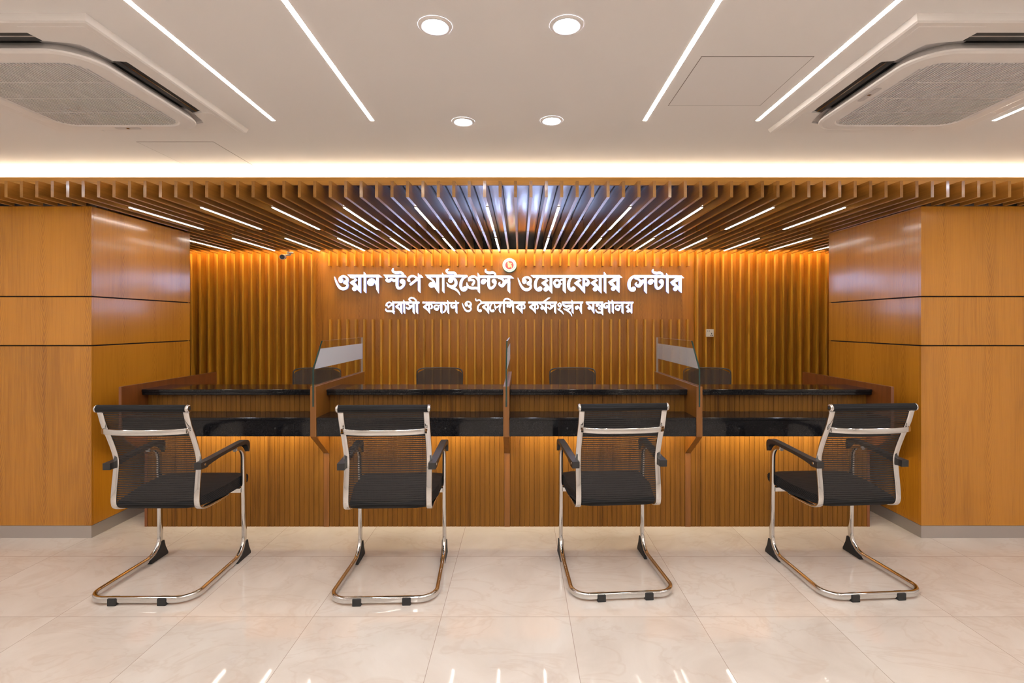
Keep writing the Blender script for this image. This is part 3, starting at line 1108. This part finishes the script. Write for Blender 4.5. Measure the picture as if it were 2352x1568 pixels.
sign1 = thing('illuminated_sign', 'upper line of large glowing white lettering on the wood panel', 'sign', (C0, SIGNZ, 1.8))
for gg in W1:
    word_mesh('lettering', gg, sign1, 0.030)
sign2 = thing('illuminated_sign', 'lower line of smaller glowing white lettering on the wood panel', 'sign', (C0, SIGNZ, 1.56))
for gg in W2:
    word_mesh('lettering', gg, sign2, 0.030, 3)
# spacers that hold the lettering off the board
for sg, lab in ((sign1, W1), (sign2, W2)):
    mb = MB()
    for gg in lab:
        pts = [d for k, d in gg.items if k == 'd'] or [gg.items[0][1][len(gg.items[0][1]) // 2]]
        ds = [(p[0], p[1]) for p in pts]
        for px, py in (ds[0], ds[-1]):
            mb.cyl((wx(px, SIGNZ), SIGNZ + 0.028, wz(py, SIGNZ)), (wx(px, SIGNZ), 5.4755, wz(py, SIGNZ)), 0.006, n=10)
    mb.build('spacer', M['alu'], sg)

# --- round emblem above the sign
ez = 5.415
ex, eh, er = wx(1170.2, ez), wz(608.6, ez), 16.6 * ez / F
emb = thing('round_emblem', 'small round white emblem with a red centre above the sign lettering', 'emblem', (ex, ez, eh))


def disc_y(mb, r, y0, y1, n=48):
    mb.cyl((ex, y1, eh), (ex, y0, eh), r, n=n)


m = MB(); disc_y(m, er, ez, 5.475); m.build('rim', M['emblem_green'], emb)
m = MB(); disc_y(m, er * 0.955, ez - 0.002, ez + 0.001); m.build('white_ring', M['emblem_white'], emb)
m = MB(); disc_y(m, er * 0.575, ez - 0.004, ez - 0.001); m.build('red_disc', M['emblem_red'], emb)
mp = [(-0.25, 0.52), (-0.08, 0.44), (-0.02, 0.30), (0.12, 0.26), (0.34, 0.28), (0.30, 0.14), (0.18, 0.06), (0.22, -0.04), (0.28, 0.02), (0.34, -0.12), (0.36, -0.40), (0.28, -0.50),
      (0.24, -0.30), (0.20, -0.10), (0.14, -0.28), (0.04, -0.36), (-0.08, -0.32), (-0.20, -0.36), (-0.22, -0.10), (-0.28, 0.02), (-0.22, 0.14), (-0.32, 0.24), (-0.24, 0.36), (-0.32, 0.46)]
m = MB(); m.prism([(ex + a * er, eh + b * er) for a, b in mp], 'y', ez - 0.006, ez - 0.003); m.build('map_motif', M['emblem_gold'], emb)
m = MB()
for k in range(22):
    a = math.radians(k * 360 / 22 + 8)
    rr = er * 0.76
    w = er * (0.055 if k % 5 else 0.075)
    cxk, czk = ex + rr * math.cos(a), eh + rr * math.sin(a)
    m.prism([(cxk + w * math.cos(a + q), czk + w * math.sin(a + q)) for q in (0.5, 2.2, 3.9, 5.3)], 'y', ez - 0.0035, ez - 0.0015)
m.build('ring_marking', M['emblem_mark'], emb)

# ------------------------------------------------------------------ service counter
BAY = 1.2285
DX = [C0 + (i - 2) * BAY for i in range(5)]       # divider centre lines, ends included
DT = 0.038
FY = 3.187
BASEY = 3.406


def reeds(x0, x1, z0, z1, y):
    """upright boards with fine grooves between, one continuous profile"""
    n = max(1, round((x1 - x0) / 0.0333)); w = (x1 - x0) / n
    pts = []
    for i in range(n):
        a = x0 + i * w
        pts += [(a + 0.0009, y + 0.0035), (a + 0.0013, y + 0.0012), (a + 0.003, y), (a + w - 0.003, y), (a + w - 0.0013, y + 0.0012), (a + w - 0.0009, y + 0.0035)]
    mb = MB()
    mb.prism([(x0, y + 0.022)] + [(x0, y + 0.0035)] + pts + [(x1, y + 0.0035), (x1, y + 0.022)], 'z', z0, z1)
    return mb


WHICH = ['by the left pier', 'just left of the middle divider', 'just right of the middle divider', 'by the right pier']
for i in range(4):
    a = DX[i] + DT / 2 + 0.0005 if i else DX[0] - 0.002
    b = DX[i + 1] - DT / 2 - 0.0005 if i < 3 else DX[4] + 0.002
    if i == 0: a = DX[0] + 0.0095
    if i == 3: b = DX[4] - 0.0095
    t = thing('service_counter', f'counter bay {WHICH[i]}, reeded wood front with two black stone tops', 'counter', ((a + b) / 2, 3.4, 0), 0, 'bays of the long service counter')
    p = reeds(a, b, 0.0, 0.7615, BASEY).build('base_front', M['reed'], t)
    reeds(a, b, 0.7825, 0.9015, BASEY + 0.004).build('riser', M['reed'], t)
    m = MB(); m.box(a, b, FY, BASEY + 0.02, 0.762, 0.782); m.build('lower_countertop', M['granite'], t, 0.003)
    ap = MB(); ap.box(a, b, FY + 0.003, FY + 0.021, 0.662, 0.7618)
    apo = ap.build('apron', M['granite'], t, 0.001, 1)
    caps = MB()
    mid = (DX[i] + DX[i + 1]) / 2
    for q in (-0.226, 0.226) if i in (1, 2) else ((0.37,) if i == 0 else (-0.36,)):
        caps.cyl((mid + q, FY + 0.0032, 0.713), (mid + q, FY + 0.0005, 0.713), 0.006, n=14)
    caps.build('screw_cap', M['rubber'], apo)
    m = MB(); m.box(a, b, 3.352, 3.63, 0.921, 0.940); m.box(a, b, 3.357, 3.40, 0.902, 0.9212)
    m.build('upper_countertop', M['granite'], t, 0.003)
    m = MB(); m.box(a, b, 3.44, 3.628, 0.0, 0.9205); m.build('carcass', M['divider'], t)
    m = MB(); m.box(a, b, 3.6285, 4.15, 0.715, 0.74); m.box(a, b, 4.12, 4.14, 0.0, 0.715); m.build('staff_worktop', M['divider'], t)
    lt = thing('counter_light', f'strip light hidden under the counter bay {WHICH[i]}', 'light', ((a + b) / 2, 3.23, 0.76), 0, 'strip lights under the counter')
    m = MB(); m.box(a + 0.02, b - 0.02, 3.2085, 3.2165, 0.71, 0.735); m.build('rail', M['alu'], lt)
    m = MB(); m.box(a + 0.03, b - 0.03, 3.2166, 3.221, 0.712, 0.733); m.build('led_strip', M['under'], lt)

DTOP = 0.980
DB = 4.18
PROFILE = [(FY - 0.002, 0.660), (FY - 0.002, DTOP), (DB, DTOP), (DB, 0.0), (BASEY - 0.004, 0.0), (BASEY - 0.004, 0.500)]
SLOT = [(FY - 0.002, 0.660), (FY - 0.002, 0.850), (FY + 0.012, 0.850), (FY + 0.012, 0.962), (DB, 0.962), (DB, 0.0), (BASEY - 0.004, 0.0), (BASEY - 0.004, 0.500)]
GT = 0.010
dlabels = ['wooden counter divider with a glass screen, between the two left bays',
           'wooden counter divider with a glass screen seen edge-on at the middle of the counter',
           'wooden counter divider with a glass screen, between the two right bays']
for i in (1, 2, 3):
    x = DX[i]
    t = thing('counter_divider', dlabels[i - 1], 'divider', (x, 3.6, 0), 0, 'glass topped counter dividers')
    m = MB()
    m.prism(PROFILE, 'x', x - DT / 2, x - GT / 2 - 0.0003)
    m.prism(PROFILE, 'x', x + GT / 2 + 0.0003, x + DT / 2)
    m.prism(SLOT, 'x', x - GT / 2 - 0.0003, x + GT / 2 + 0.0003)
    m.build('board', M['divider'], t)
    G = [(FY - 0.003, 0.852), (FY - 0.003, 1.089), (3.326, 1.2655), (DB - 0.01, 1.2655), (DB - 0.01, 0.964), (FY + 0.011, 0.964), (FY + 0.011, 0.852)]
    m = MB(); m.prism(G, 'x', x - GT / 2, x + GT / 2)
    for k, f in enumerate(m.f):
        m.m[k] = 0 if k < 2 else 1
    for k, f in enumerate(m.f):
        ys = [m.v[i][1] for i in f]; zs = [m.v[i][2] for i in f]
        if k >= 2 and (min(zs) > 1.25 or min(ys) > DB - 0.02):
            m.m[k] = 2      # light caught by top and rear edges painted as a pale tone
    gl = m.build('glass_screen', [M['glass'], M['glass_edge'], M['glass_rim']], t)
    # frosted band applied to the face of the glass
    m = MB()
    z0, z1 = 1.090, 1.2155
    yb = FY + 0.004; yt = FY - 0.003 + (z1 - 1.089) / (1.2655 - 1.089) * (3.326 - FY) + 0.005
    m.prism([(yb, z0), (yt, z1), (DB - 0.012, z1), (DB - 0.012, z0)], 'x', x + GT / 2 + 0.0002, x + GT / 2 + 0.0010)
    tag(m.build('frosted_band', M['frost'], gl), 'milky frosted band across the glass')

EP = [(FY - 0.002, 0.660), (FY - 0.002, DTOP - 0.002), (4.185, DTOP - 0.002), (4.185, 0.0), (BASEY - 0.001, 0.0), (BASEY - 0.001, 0.50)]
for s, lab in ((0, 'thin reddish wood end board closing the left end of the counter'), (4, 'thin reddish wood end board closing the right end of the counter')):
    m = MB(); m.prism(EP, 'x', DX[s] - 0.009, DX[s] + 0.009)
    o = m.build('counter_end_board', M['endpanel'])
    tag(o, lab, 'end board', 'end boards of the counter')

# ------------------------------------------------------------------ visitor chairs
HW = 0.247
TUBE = rrect(0.022, 0.032, 0.009, 4)


def visitor_chair(label):
    t = thing('visitor_chair', label, 'chair', (0, 0, 0), 0, 'black mesh visitor chairs at the counter', local=True)
    path = fillet([(HW, 0.40, 0.662), (HW, 0.492, 0.668), (HW, 0.505, 0.024), (HW + 0.015, 0.0, 0.024), (-HW - 0.015, 0.0, 0.024), (-HW, 0.505, 0.024), (-HW, 0.492, 0.668), (-HW, 0.40, 0.662)],
                  [0.075, 0.105, 0.085, 0.085, 0.105, 0.075], 9)
    m = MB(); m.sweep(path, TUBE, (1, 0, 0)); m.build('base_frame', M['chrome'], t)
    for s in (-1, 1):
        m = MB()
        m.prism([(0.519, 0.096), (0.530, 0.055), (0.552, 0.012), (0.552, 0.0), (0.410, 0.0), (0.410, 0.018), (0.452, 0.032), (0.486, 0.062), (0.500, 0.096)], 'x', s * HW - 0.0145, s * HW + 0.0145)
        m.build('front_foot', M['rubber'], t, 0.002)
        m = MB(); m.box(s * 0.121 - 0.021, s * 0.121 + 0.021, -0.017, 0.016, 0.0, 0.036)
        m.build('rear_foot', M['rubber'], t, 0.003)
    # uprights: rise from under the seat, kink forward at the lumbar, lean back at the top
    side = smooth_path([(0.38, 0.408), (0.24, 0.410), (0.174, 0.414), (0.132, 0.428), (0.116, 0.458), (0.118, 0.52), (0.128, 0.60), (0.133, 0.66), (0.124, 0.71), (0.092, 0.79), (0.054, 0.87), (0.029, 0.945)], 5)
    flat = rrect(0.029, 0.011, 0.004, 2)
    for s in (-1, 1):
        m = MB(); m.sweep([(s * 0.212, p[0], p[1]) for p in side], flat, (1, 0, 0)); m.build('back_upright', M['chrome'], t)
    # sling: rolled at the top, thin mesh between the uprights down to the seat
    sl = [p for p in side if p[1] > 0.44 and p[0] < 0.15]
    m = MB(); nx = 10
    xs = [-0.199 + 0.398 * k / nx for k in range(nx + 1)]
    vv = []
    for p in sl:
        for x in xs:
            sag = 0.010 * (1 - (x / 0.196) ** 2)
            vv.append((x, p[0] + 0.004 - sag, p[1]))
    ff = [(r * (nx + 1) + c, r * (nx + 1) + c + 1, (r + 1) * (nx + 1) + c + 1, (r + 1) * (nx + 1) + c) for r in range(len(sl) - 1) for c in range(nx)]
    m.add(vv, ff, 0, True); m.build('mesh_back', M['sling'], t)
    m = MB(); m.cyl((-0.220, 0.025, 0.958), (0.220, 0.025, 0.958), 0.0185, n=28); m.build('top_roll', M['ribbed'], t)
    for s in (-1, 1):
        m = MB(); m.cyl((s * 0.2202, 0.025, 0.958), (s * 0.227, 0.025, 0.958), 0.0195, 0.0195, n=28); m.cyl((s * 0.227, 0.025, 0.958), (s * 0.233, 0.025, 0.958), 0.0195, 0.013, n=28)
        e = m.build('end_cap', M['chrome'], t)
        m = MB(); m.cyl((s * 0.2325, 0.025, 0.958), (s * 0.2338, 0.025, 0.958), 0.0075, n=16); m.build('cap_screw', M['acdark'], e)
    # seat cushion
    pr_ = smooth_path([(0.128, 0.425), (0.110, 0.450), (0.128, 0.474), (0.22, 0.478), (0.40, 0.486), (0.53, 0.488), (0.572, 0.470), (0.576, 0.440), (0.550, 0.418), (0.40, 0.414), (0.20, 0.418)], 5)
    m = MB()
    n = len(pr_); K = 9
    rows = []
    for k in range(K):
        u = -1 + 2 * k / (K - 1)
        edge = 1 - 0.16 * (abs(u) ** 8)
        for p in pr_:
            hw = 0.193 + 0.041 * min(1, max(0, (p[0] - 0.13) / 0.2))
            rows.append((u * hw, 0.30 + (p[0] - 0.30) * (1 - 0.02 * abs(u) ** 6), 0.450 + (p[1] - 0.450) * edge))
    ff = []
    for k in range(K - 1):
        for j in range(n):
            jj = (j + 1) % n
            ff.append((k * n + j, k * n + jj, (k + 1) * n + jj, (k + 1) * n + j))
    m.add(rows, ff, 0, True)
    m.add([rows[j] for j in range(n)], [tuple(range(n))], 0); m.add([rows[(K - 1) * n + j] for j in range(n)], [tuple(range(n))], 0)
    m.build('seat', M['ribbed'], t)
    m = MB(); m.box(-HW + 0.008, HW - 0.008, 0.478, 0.496, 0.386, 0.412); m.build('seat_rail', M['chrome'], t, 0.002)
    # bowed cross bar
    cb = []
    for k in range(17):
        u = -1 + k / 8
        cb.append((u * 0.212, 0.053 - 0.012 - 0.042 * (1 - abs(u) ** 3), 0.843))
    m = MB(); m.sweep(cb, rrect(0.028, 0.008, 0.0035, 2), (0, 0, 1))
    c = m.build('cross_bar', M['chrome'], t)
    for s in (-1, 1):
        for dz in (-0.010, 0.010):
            m = MB(); m.cyl((s * 0.207, 0.056, 0.843 + dz), (s * 0.207, 0.044, 0.843 + dz), 0.005, n=10)
            m.build('screw', M['chrome'], c)
    # armrests
    arm = smooth_path([(0.090, 0.668), (0.17, 0.671), (0.30, 0.682), (0.44, 0.694), (0.495, 0.694), (0.522, 0.676), (0.524, 0.642), (0.518, 0.620), (0.510, 0.630), (0.500, 0.658), (0.46, 0.674), (0.36, 0.668), (0.25, 0.658), (0.155, 0.642), (0.140, 0.634), (0.091, 0.634)], 4)
    for s in (-1, 1):
        m = MB(); m.prism([(p[0], p[1]) for p in arm], 'x', s * 0.242 - 0.019, s * 0.242 + 0.019, smooth=False)
        m.v = [(x + s * (y - 0.34) * 0.045, y, z) for x, y, z in m.v]
        a = m.build('armrest', M['black_plastic'], t, 0.004)
        m = MB(); m.cyl((s * 0.2492, 0.123, 0.653), (s * 0.2518, 0.123, 0.653), 0.006, n=12); m.build('screw', M['chrome'], a)
    return t


chairs = [(-1.875, 2.462, 0.6, 'leftmost of the four black mesh chairs with chrome frames at the counter'),
          (-0.677, 2.462, 2.0, 'second from left of the four black mesh chairs with chrome frames'),
          (0.526, 2.505, 4.0, 'third from left of the four black mesh chairs with chrome frames'),
          (1.785, 2.503, 4.0, 'rightmost of the four black mesh chairs with chrome frames at the counter')]
proto = None
for x, y, a, lab in chairs:
    if proto is None:
        proto = visitor_chair(lab)
        proto.location = (x, y, 0); proto.rotation_euler = (0, 0, math.radians(a))
    else:
        copy_tree(proto, (x, y, 0), math.radians(a), lab)

# ------------------------------------------------------------------ staff chairs behind the counter
def staff_chair(label):
    t = thing('staff_chair', label, 'chair', (0, 0, 0), 0, 'staff chairs behind the counter', local=True)
    # back faces the visitors at low y: the chair looks toward -y, its back stands at y=0.0
    H1, H0, w1, w0 = 0.965, 0.56, 0.212, 0.20
    out = []
    for k in range(13):
        a = math.pi * (1 - k / 12)
        ca, sa = math.cos(a), math.sin(a)
        out.append((w1 * math.copysign(abs(ca) ** 0.32, ca), 0.895 + 0.07 * abs(sa) ** 0.45))
    out = [(-w0, H0)] + out + [(w0, H0)]
    curve = lambda x, z: 0.03 * (x / 0.21) ** 2 * -1 + 0.03 * math.sin((z - 0.56) * 4)
    loop = [(x, curve(x, z), z) for x, z in out]
    m = MB(); m.sweep(loop + [(0, 0, H0), loop[0]], rrect(0.010, 0.012, 0.004, 2), (0, 1, 0), caps=False); m.build('back_frame', M['greyframe'], t)
    m = MB()
    zs = [H0 + (0.955 - H0) * k / 14 for k in range(15)]; nx = 12
    vv = []
    for z in zs:
        hw = w0 + (w1 - w0) * (z - H0) / 0.4
        if z > 0.895:
            hw = w1 * (1 - min(1, ((z - 0.895) / 0.07)) ** (1 / 0.45 * 1.0)) ** 0.32 if z < 0.964 else 0.02
        for k in range(nx + 1):
            x = -hw + 2 * hw * k / nx
            vv.append((x, curve(x, z), z))
    ff = [(r * (nx + 1) + c, r * (nx + 1) + c + 1, (r + 1) * (nx + 1) + c + 1, (r + 1) * (nx + 1) + c) for r in range(14) for c in range(nx)]
    m.add(vv, ff, 0, True); m.build('mesh_back', M['staffmesh'], t)
    m = MB(); m.prism([(0.03, 0.42), (0.02, 0.46), (0.05, 0.48), (-0.20, 0.47), (-0.42, 0.48), (-0.46, 0.46), (-0.45, 0.43)], 'x', -0.23, 0.23); m.build('seat', M['ribbed'], t, 0.01)
    m = MB(); m.sweep(smooth_path([(0, -0.15, 0.41), (0, 0.02, 0.41), (0, 0.06, 0.45), (0, 0.045, 0.58)], 6), rrect(0.05, 0.02, 0.006, 2), (1, 0, 0)); m.build('back_bracket', M['black_plastic'], t)
    m = MB(); m.cyl((0, -0.2, 0.07), (0, -0.2, 0.42), 0.022, n=20); m.build('gas_column', M['chrome'], t)
    m = MB()
    for k in range(5):
        a = 2 * math.pi * k / 5 + 0.3
        m.sweep([(0, -0.2, 0.085), (0.29 * math.cos(a), -0.2 + 0.29 * math.sin(a), 0.06)], rrect(0.04, 0.025, 0.008, 2), (0, 0, 1))
    m.build('star_base', M['black_plastic'], t)
    for k in range(5):
        a = 2 * math.pi * k / 5 + 0.3
        x, y = 0.28 * math.cos(a), -0.2 + 0.28 * math.sin(a)
        m = MB(); m.cyl((x - 0.018 * math.sin(a), y + 0.018 * math.cos(a), 0.026), (x + 0.018 * math.sin(a), y - 0.018 * math.cos(a), 0.026), 0.026, n=18); m.build('caster', M['rubber'], t)
    return t


SCY = 4.66
sp = None
for px, a, lab in ((728, 7, 'dark mesh backed staff chair behind the left end bay of the counter'), (1010, 0, 'dark mesh backed staff chair left of the middle divider'),
                   (1315, 0, 'dark mesh backed staff chair right of the middle divider'), (1624, -7, 'dark mesh backed staff chair behind the right end bay of the counter')):
    loc = (wx(px, SCY), SCY, 0)
    if sp is None:
        sp = staff_chair(lab); sp.location = loc; sp.rotation_euler = (0, 0, math.radians(a))
    else:
        copy_tree(sp, loc, math.radians(a), lab)

# ------------------------------------------------------------------ ceiling fittings
# long strip lights; they run on behind the camera
pr = None
for x, lab in ((-1.190, 'long warm strip light in the ceiling beside the left air conditioner'), (-0.713, 'long warm strip light in the ceiling, left of the four downlights'),
               (0.603, 'long warm strip light in the ceiling, right of the four downlights'), (1.148, 'long warm strip light in the ceiling beside the right air conditioner'),
               (2.290, 'warm strip light on the far right, beyond the right air conditioner'),
               (-2.75, 'unseen warm strip light added over the front of the left pier'),  # this and the next two are out of view, added to brighten the floor
               (-3.30, 'unseen warm strip light added near the left side wall'), (3.30, 'unseen warm strip light added near the right side wall')):
    y0, y1 = -2.9, 2.418
    if pr is None:
        pr = thing('strip_light', lab, 'light', (x, 2.418, CEIL), 0, 'long ceiling strip lights')
        m = MB(); m.box(x - 0.0102, x + 0.0102, y0 - 0.001, y1 + 0.001, CEIL - 0.0004, CEIL - 0.0001); m.build('channel', M['ceiling'], pr)
        m = MB(); m.box(x - 0.0090, x + 0.0090, y0, y1, CEIL - 0.0007, CEIL - 0.0003); m.build('diffuser', M['strip'], pr)
    else:
        copy_tree(pr, (x, 2.418, CEIL), 0, lab)

pr = None
for (x, y), lab in (((-0.2746, 2.429), 'round cool white downlight, far left of the four over the middle'), ((0.1535, 2.416), 'round cool white downlight, far right of the four over the middle'),
                    ((-0.279, 1.648), 'round cool white downlight, near left of the four over the middle'), ((0.1535, 1.645), 'round cool white downlight, near right of the four over the middle'),
                    ((-3.2, 2.416), None), ((-2.9, 1.645), None), ((-3.2, 0.87), None), ((-2.9, 0.09), None), ((3.05, 2.416), None), ((2.75, 1.645), None), ((3.05, 0.87), None), ((2.75, 0.09), None),
                    ((-0.277, 0.87), None), ((0.153, 0.87), None), ((-0.277, 0.09), None), ((0.153, 0.09), None), ((-0.277, -0.69), None), ((0.153, -0.69), None)):
    if lab is None:  # unseen downlights, added to even out the floor brightness
        lab = 'round cool white downlight out of the view, added to even out the floor light'
    if pr is None:
        pr = thing('downlight', lab, 'light', (x, y, CEIL), 0, 'round downlights in the ceiling')
        m = MB(); m.lathe([(0.040, CEIL - 0.003), (0.044, CEIL - 0.006), (0.053, CEIL - 0.005), (0.056, CEIL - 0.0002)], (x, y)); m.build('trim_ring', M['acwhite'], pr)
        m = MB(); m.cyl((x, y, CEIL - 0.0002), (x, y, CEIL - 0.003), 0.040, n=36); m.build('lens', M['down'], pr)
    else:
        copy_tree(pr, (x, y, CEIL), 0, lab)

# access hatches: a panel in a thin seam
for (x0, x1, y0, y1), lab in (((-2.064, -1.654, 2.70, 3.100), 'square ceiling access hatch beyond the left air conditioner'),
                              ((0.669, 1.0775, 1.8385, 2.249), 'square ceiling access hatch between the two right strip lights')):
    t = thing('access_hatch', lab, 'hatch', ((x0 + x1) / 2, (y0 + y1) / 2, CEIL), 0, 'ceiling access hatches')
    m = MB()
    s = 0.0028
    for d in ((x0 - s, x1 + s, y0 - s, y0), (x0 - s, x1 + s, y1, y1 + s), (x0 - s, x0, y0, y1), (x1, x1 + s, y0, y1)):
        m.box(*d, CEIL - 0.0006, CEIL - 0.0001)
    m.build('seam', M['hatchgap'], t)
    m = MB(); m.box(x0, x1, y0, y1, CEIL - 0.0012, CEIL - 0.0001); m.build('panel', M['hatch'], t)


def cassette(cx_, cy_, label, ind):
    """four way ceiling cassette; ind: side of the indicator, 'w' or 'n'"""
    t = thing('ceiling_air_conditioner', label, 'air conditioner', (cx_, cy_, CEIL), 0, 'ceiling cassette air conditioners')
    R = 0.475
    z0, z1 = CEIL - 0.022, CEIL
    # top plate, dark inside
    m = MB(); m.box(cx_ - 0.43, cx_ + 0.43, cy_ - 0.43, cy_ + 0.43, CEIL - 0.006, CEIL - 0.0002); m.build('cavity', M['acdark'], t)
    # outer frame: bevelled square ring
    m = MB()
    prof = [(R, z1 - 0.0002), (R - 0.003, z1 - 0.008), (R - 0.008, z0 + 0.003), (R - 0.016, z0), (0.404, z0 + 0.001), (0.400, z1 - 0.007)]
    cs = ((1, 1), (-1, 1), (-1, -1), (1, -1))
    vv = [(cx_ + sx * r, cy_ + sy * r, z) for r, z in prof for sx, sy in cs]
    ff = []
    for k in range(len(prof) - 1):
        for j in range(4):
            jj = (j + 1) % 4
            ff.append((k * 4 + j, k * 4 + jj, (k + 1) * 4 + jj, (k + 1) * 4 + j))
    m.add(vv, ff); m.build('outer_frame', M['acwhite'], t)
    # corner covers, each leaving the slots free
    for sx, sy in cs:
        m = MB()
        q = [(0.44, 0.44), (0.44, 0.222), (0.40, 0.222), (0.360, 0.228), (0.352, 0.262), (0.346, 0.300), (0.334, 0.334), (0.300, 0.346), (0.262, 0.352), (0.228, 0.360), (0.222, 0.40), (0.222, 0.44)]
        m.prism([(cx_ + sx * a, cy_ + sy * b) for a, b in q], 'z', z0 - 0.001, CEIL - 0.007)
        cc = m.build('corner_cover', M['acwhite'], t, 0.002)
        m = MB(); xa, xb = sorted((cx_ + sx * 0.20, cx_ + sx * 0.40)); ya, yb = sorted((cy_ + sy * 0.20, cy_ + sy * 0.40)); m.box(xa, xb, ya, yb, CEIL - 0.013, CEIL - 0.0065)
        m.build('corner_recess', M['acgrey'], cc)
    # louvres in the four slots
    for k in range(4):
        rot = Matrix.Rotation(k * math.pi / 2, 3, 'Z')
        mb = MB()
        blade = [(0.352, z0 + 0.004), (0.357, z0 + 0.0005), (0.394, z0 + 0.010), (0.391, z0 + 0.014)]
        L = 0.221
        vs = [rot @ Vector((a, s * L, b)) for s in (-1, 1) for a, b in blade]
        mb.add([(v.x + cx_, v.y + cy_, v.z) for v in vs], [(3, 2, 1, 0), (4, 5, 6, 7), (0, 1, 5, 4), (1, 2, 6, 5), (2, 3, 7, 6), (3, 0, 4, 7)])
        o = mb.build('louvre', M['acdark'], t)
        mb = MB()
        blade = [(0.3745, z0 + 0.0040), (0.3785, z0 + 0.0050), (0.3783, z0 + 0.0075), (0.3743, z0 + 0.0065)]
        vs = [rot @ Vector((a, s * L, b)) for s in (-1, 1) for a, b in blade]
        mb.add([(v.x + cx_, v.y + cy_, v.z) for v in vs], [(3, 2, 1, 0), (4, 5, 6, 7), (0, 1, 5, 4), (1, 2, 6, 5), (2, 3, 7, 6), (3, 0, 4, 7)])
        mb.build('trim_line', M['chrome'], o)
    # hanging centre panel with rounded corners
    def ring(r, rad, z):
        return [(cx_ + a, cy_ + b, z) for a, b in rrect(2 * r, 2 * r, rad, 8)]
    lv = [ring(0.322, 0.115, CEIL - 0.008), ring(0.338, 0.128, CEIL - 0.026), ring(0.352, 0.135, CEIL - 0.044), ring(0.350, 0.133, CEIL - 0.050), ring(0.338, 0.125, CEIL - 0.054),
          ring(0.292, 0.085, CEIL - 0.056), ring(0.286, 0.080, CEIL - 0.052)]
    n = len(lv[0])
    m = MB()
    vv = [p for r in lv for p in r]
    ff = [(k * n + j, k * n + (j + 1) % n, (k + 1) * n + (j + 1) % n, (k + 1) * n + j) for k in range(len(lv) - 1) for j in range(n)]
    ff.append(tuple(range((len(lv) - 1) * n, len(lv) * n))[::-1]); ff.append(tuple(range(n)))
    m.add(vv, ff, 0, False); cpan = m.build('centre_panel', M['acwhite'], t)
    # intake grille: fine ribs along the depth with cross bars, inside a rounded field
    m = MB()
    zg = CEIL - 0.0525
    hf, rad = 0.274, 0.07
    npitch = 46
    for k in range(npitch):
        x = -hf + 2 * hf * (k + 0.5) / npitch
        lim = hf
        if abs(x) > hf - rad:
            dd = abs(x) - (hf - rad)
            lim = hf - rad + math.sqrt(max(0, rad * rad - dd * dd))
        m.box(cx_ + x - 0.0030, cx_ + x + 0.0030, cy_ - lim, cy_ + lim, zg - 0.0045, zg + 0.001)
    for y in (-0.137, 0.0, 0.137):
        m.box(cx_ - hf, cx_ + hf, cy_ + y - 0.0035, cy_ + y + 0.0035, zg - 0.0050, zg + 0.001)
    m.build('intake_grille', M['acgrille'], t)
    # indicator lozenge
    m = MB()
    ix, iy = (cx_ - 0.315, cy_ - 0.03) if ind == 'w' else (cx_ - 0.01, cy_ + 0.316)
    sx_, sy_ = (0.026, 0.12) if ind == 'w' else (0.12, 0.026)
    m.prism([(ix + a, iy + b) for a, b in rrect(sx_, sy_, 0.0125, 6)], 'z', CEIL - 0.0562, CEIL - 0.0555)
    o = m.build('indicator', M['acgrey'], t)
    m = MB(); m.box(ix - 0.006, ix + 0.006, iy - 0.006, iy + 0.006, CEIL - 0.0567, CEIL - 0.056); m.build('sensor', M['sensor'], o)
    return t


M['acgrille'] = plain('grille plastic', (0.62, 0.60, 0.60), 0.5)
M['sensor'] = plain('sensor window', (0.12, 0.06, 0.025), 0.2)
cassette(-1.845, 2.055, 'white ceiling cassette air conditioner on the left side', 'n')
cassette(1.728, 2.055, 'white ceiling cassette air conditioner on the right side', 'w')

# ------------------------------------------------------------------ small things on the back wall
# bullet camera hung under the battens
t = thing('security_camera', 'small white bullet security camera hung under the battens at the left', 'camera', (-2.47, 5.30, SZ0))
kx, ky, kz = wx(648, 5.24), 5.24, wz(590, 5.24)
bx = XM0 - 24 * PITCH
m = MB(); m.cyl((bx, 5.30, SZ0 - 0.014), (bx, 5.30, SZ0 - 0.0003), 0.030, n=24); m.build('mount_plate', M['acwhite'], t)
m = MB(); m.sweep(smooth_path([(bx, 5.30, SZ0 - 0.012), (bx - 0.004, 5.30, SZ0 - 0.03), (kx + 0.012, 5.29, kz + 0.026)], 6), rrect(0.018, 0.018, 0.007, 2), (1, 0, 0)); m.build('arm', M['acgrey'], t)
m = MB(); d = Vector((0.20, -1, -0.14)).normalized(); c = Vector((kx, ky, kz))
m.cyl(c - d * 0.075, c, 0.026, 0.028, n=28); body = m.build('camera_body', M['acgrey'], t)
m = MB(); m.cyl(c, c + d * 0.002, 0.024, 0.022, n=28); m.build('lens_face', M['acdark'], body)

# socket on a slat of the right section
sy = 5.40
sx, sz = wx(1630, sy), wz(764.5, sy)
t = thing('wall_socket', 'cream wall socket plate on the slats, right of the sign', 'socket', (sx, sy, sz))
hs = 0.0415
m = MB(); m.box(sx - hs, sx + hs, sy - 0.010, sy - 0.0002, sz - hs, sz + hs); m.build('plate', M['socket'], t, 0.003)
m = MB()
for u, v, w, h in ((-0.024, 0.022, 0.004, 0.004), (-0.007, 0.022, 0.004, 0.004), (0.018, -0.006, 0.004, 0.008), (0.010, -0.026, 0.005, 0.004), (0.028, -0.026, 0.005, 0.004)):
    m.box(sx + u - w, sx + u + w, sy - 0.0104, sy - 0.0099, sz + v - h, sz + v + h)
m.build('pin_hole', M['acdark'], t)
m = MB(); m.box(sx + 0.013, sx + 0.029, sy - 0.013, sy - 0.0098, sz + 0.010, sz + 0.030); m.build('switch', M['socket'], t, 0.001)
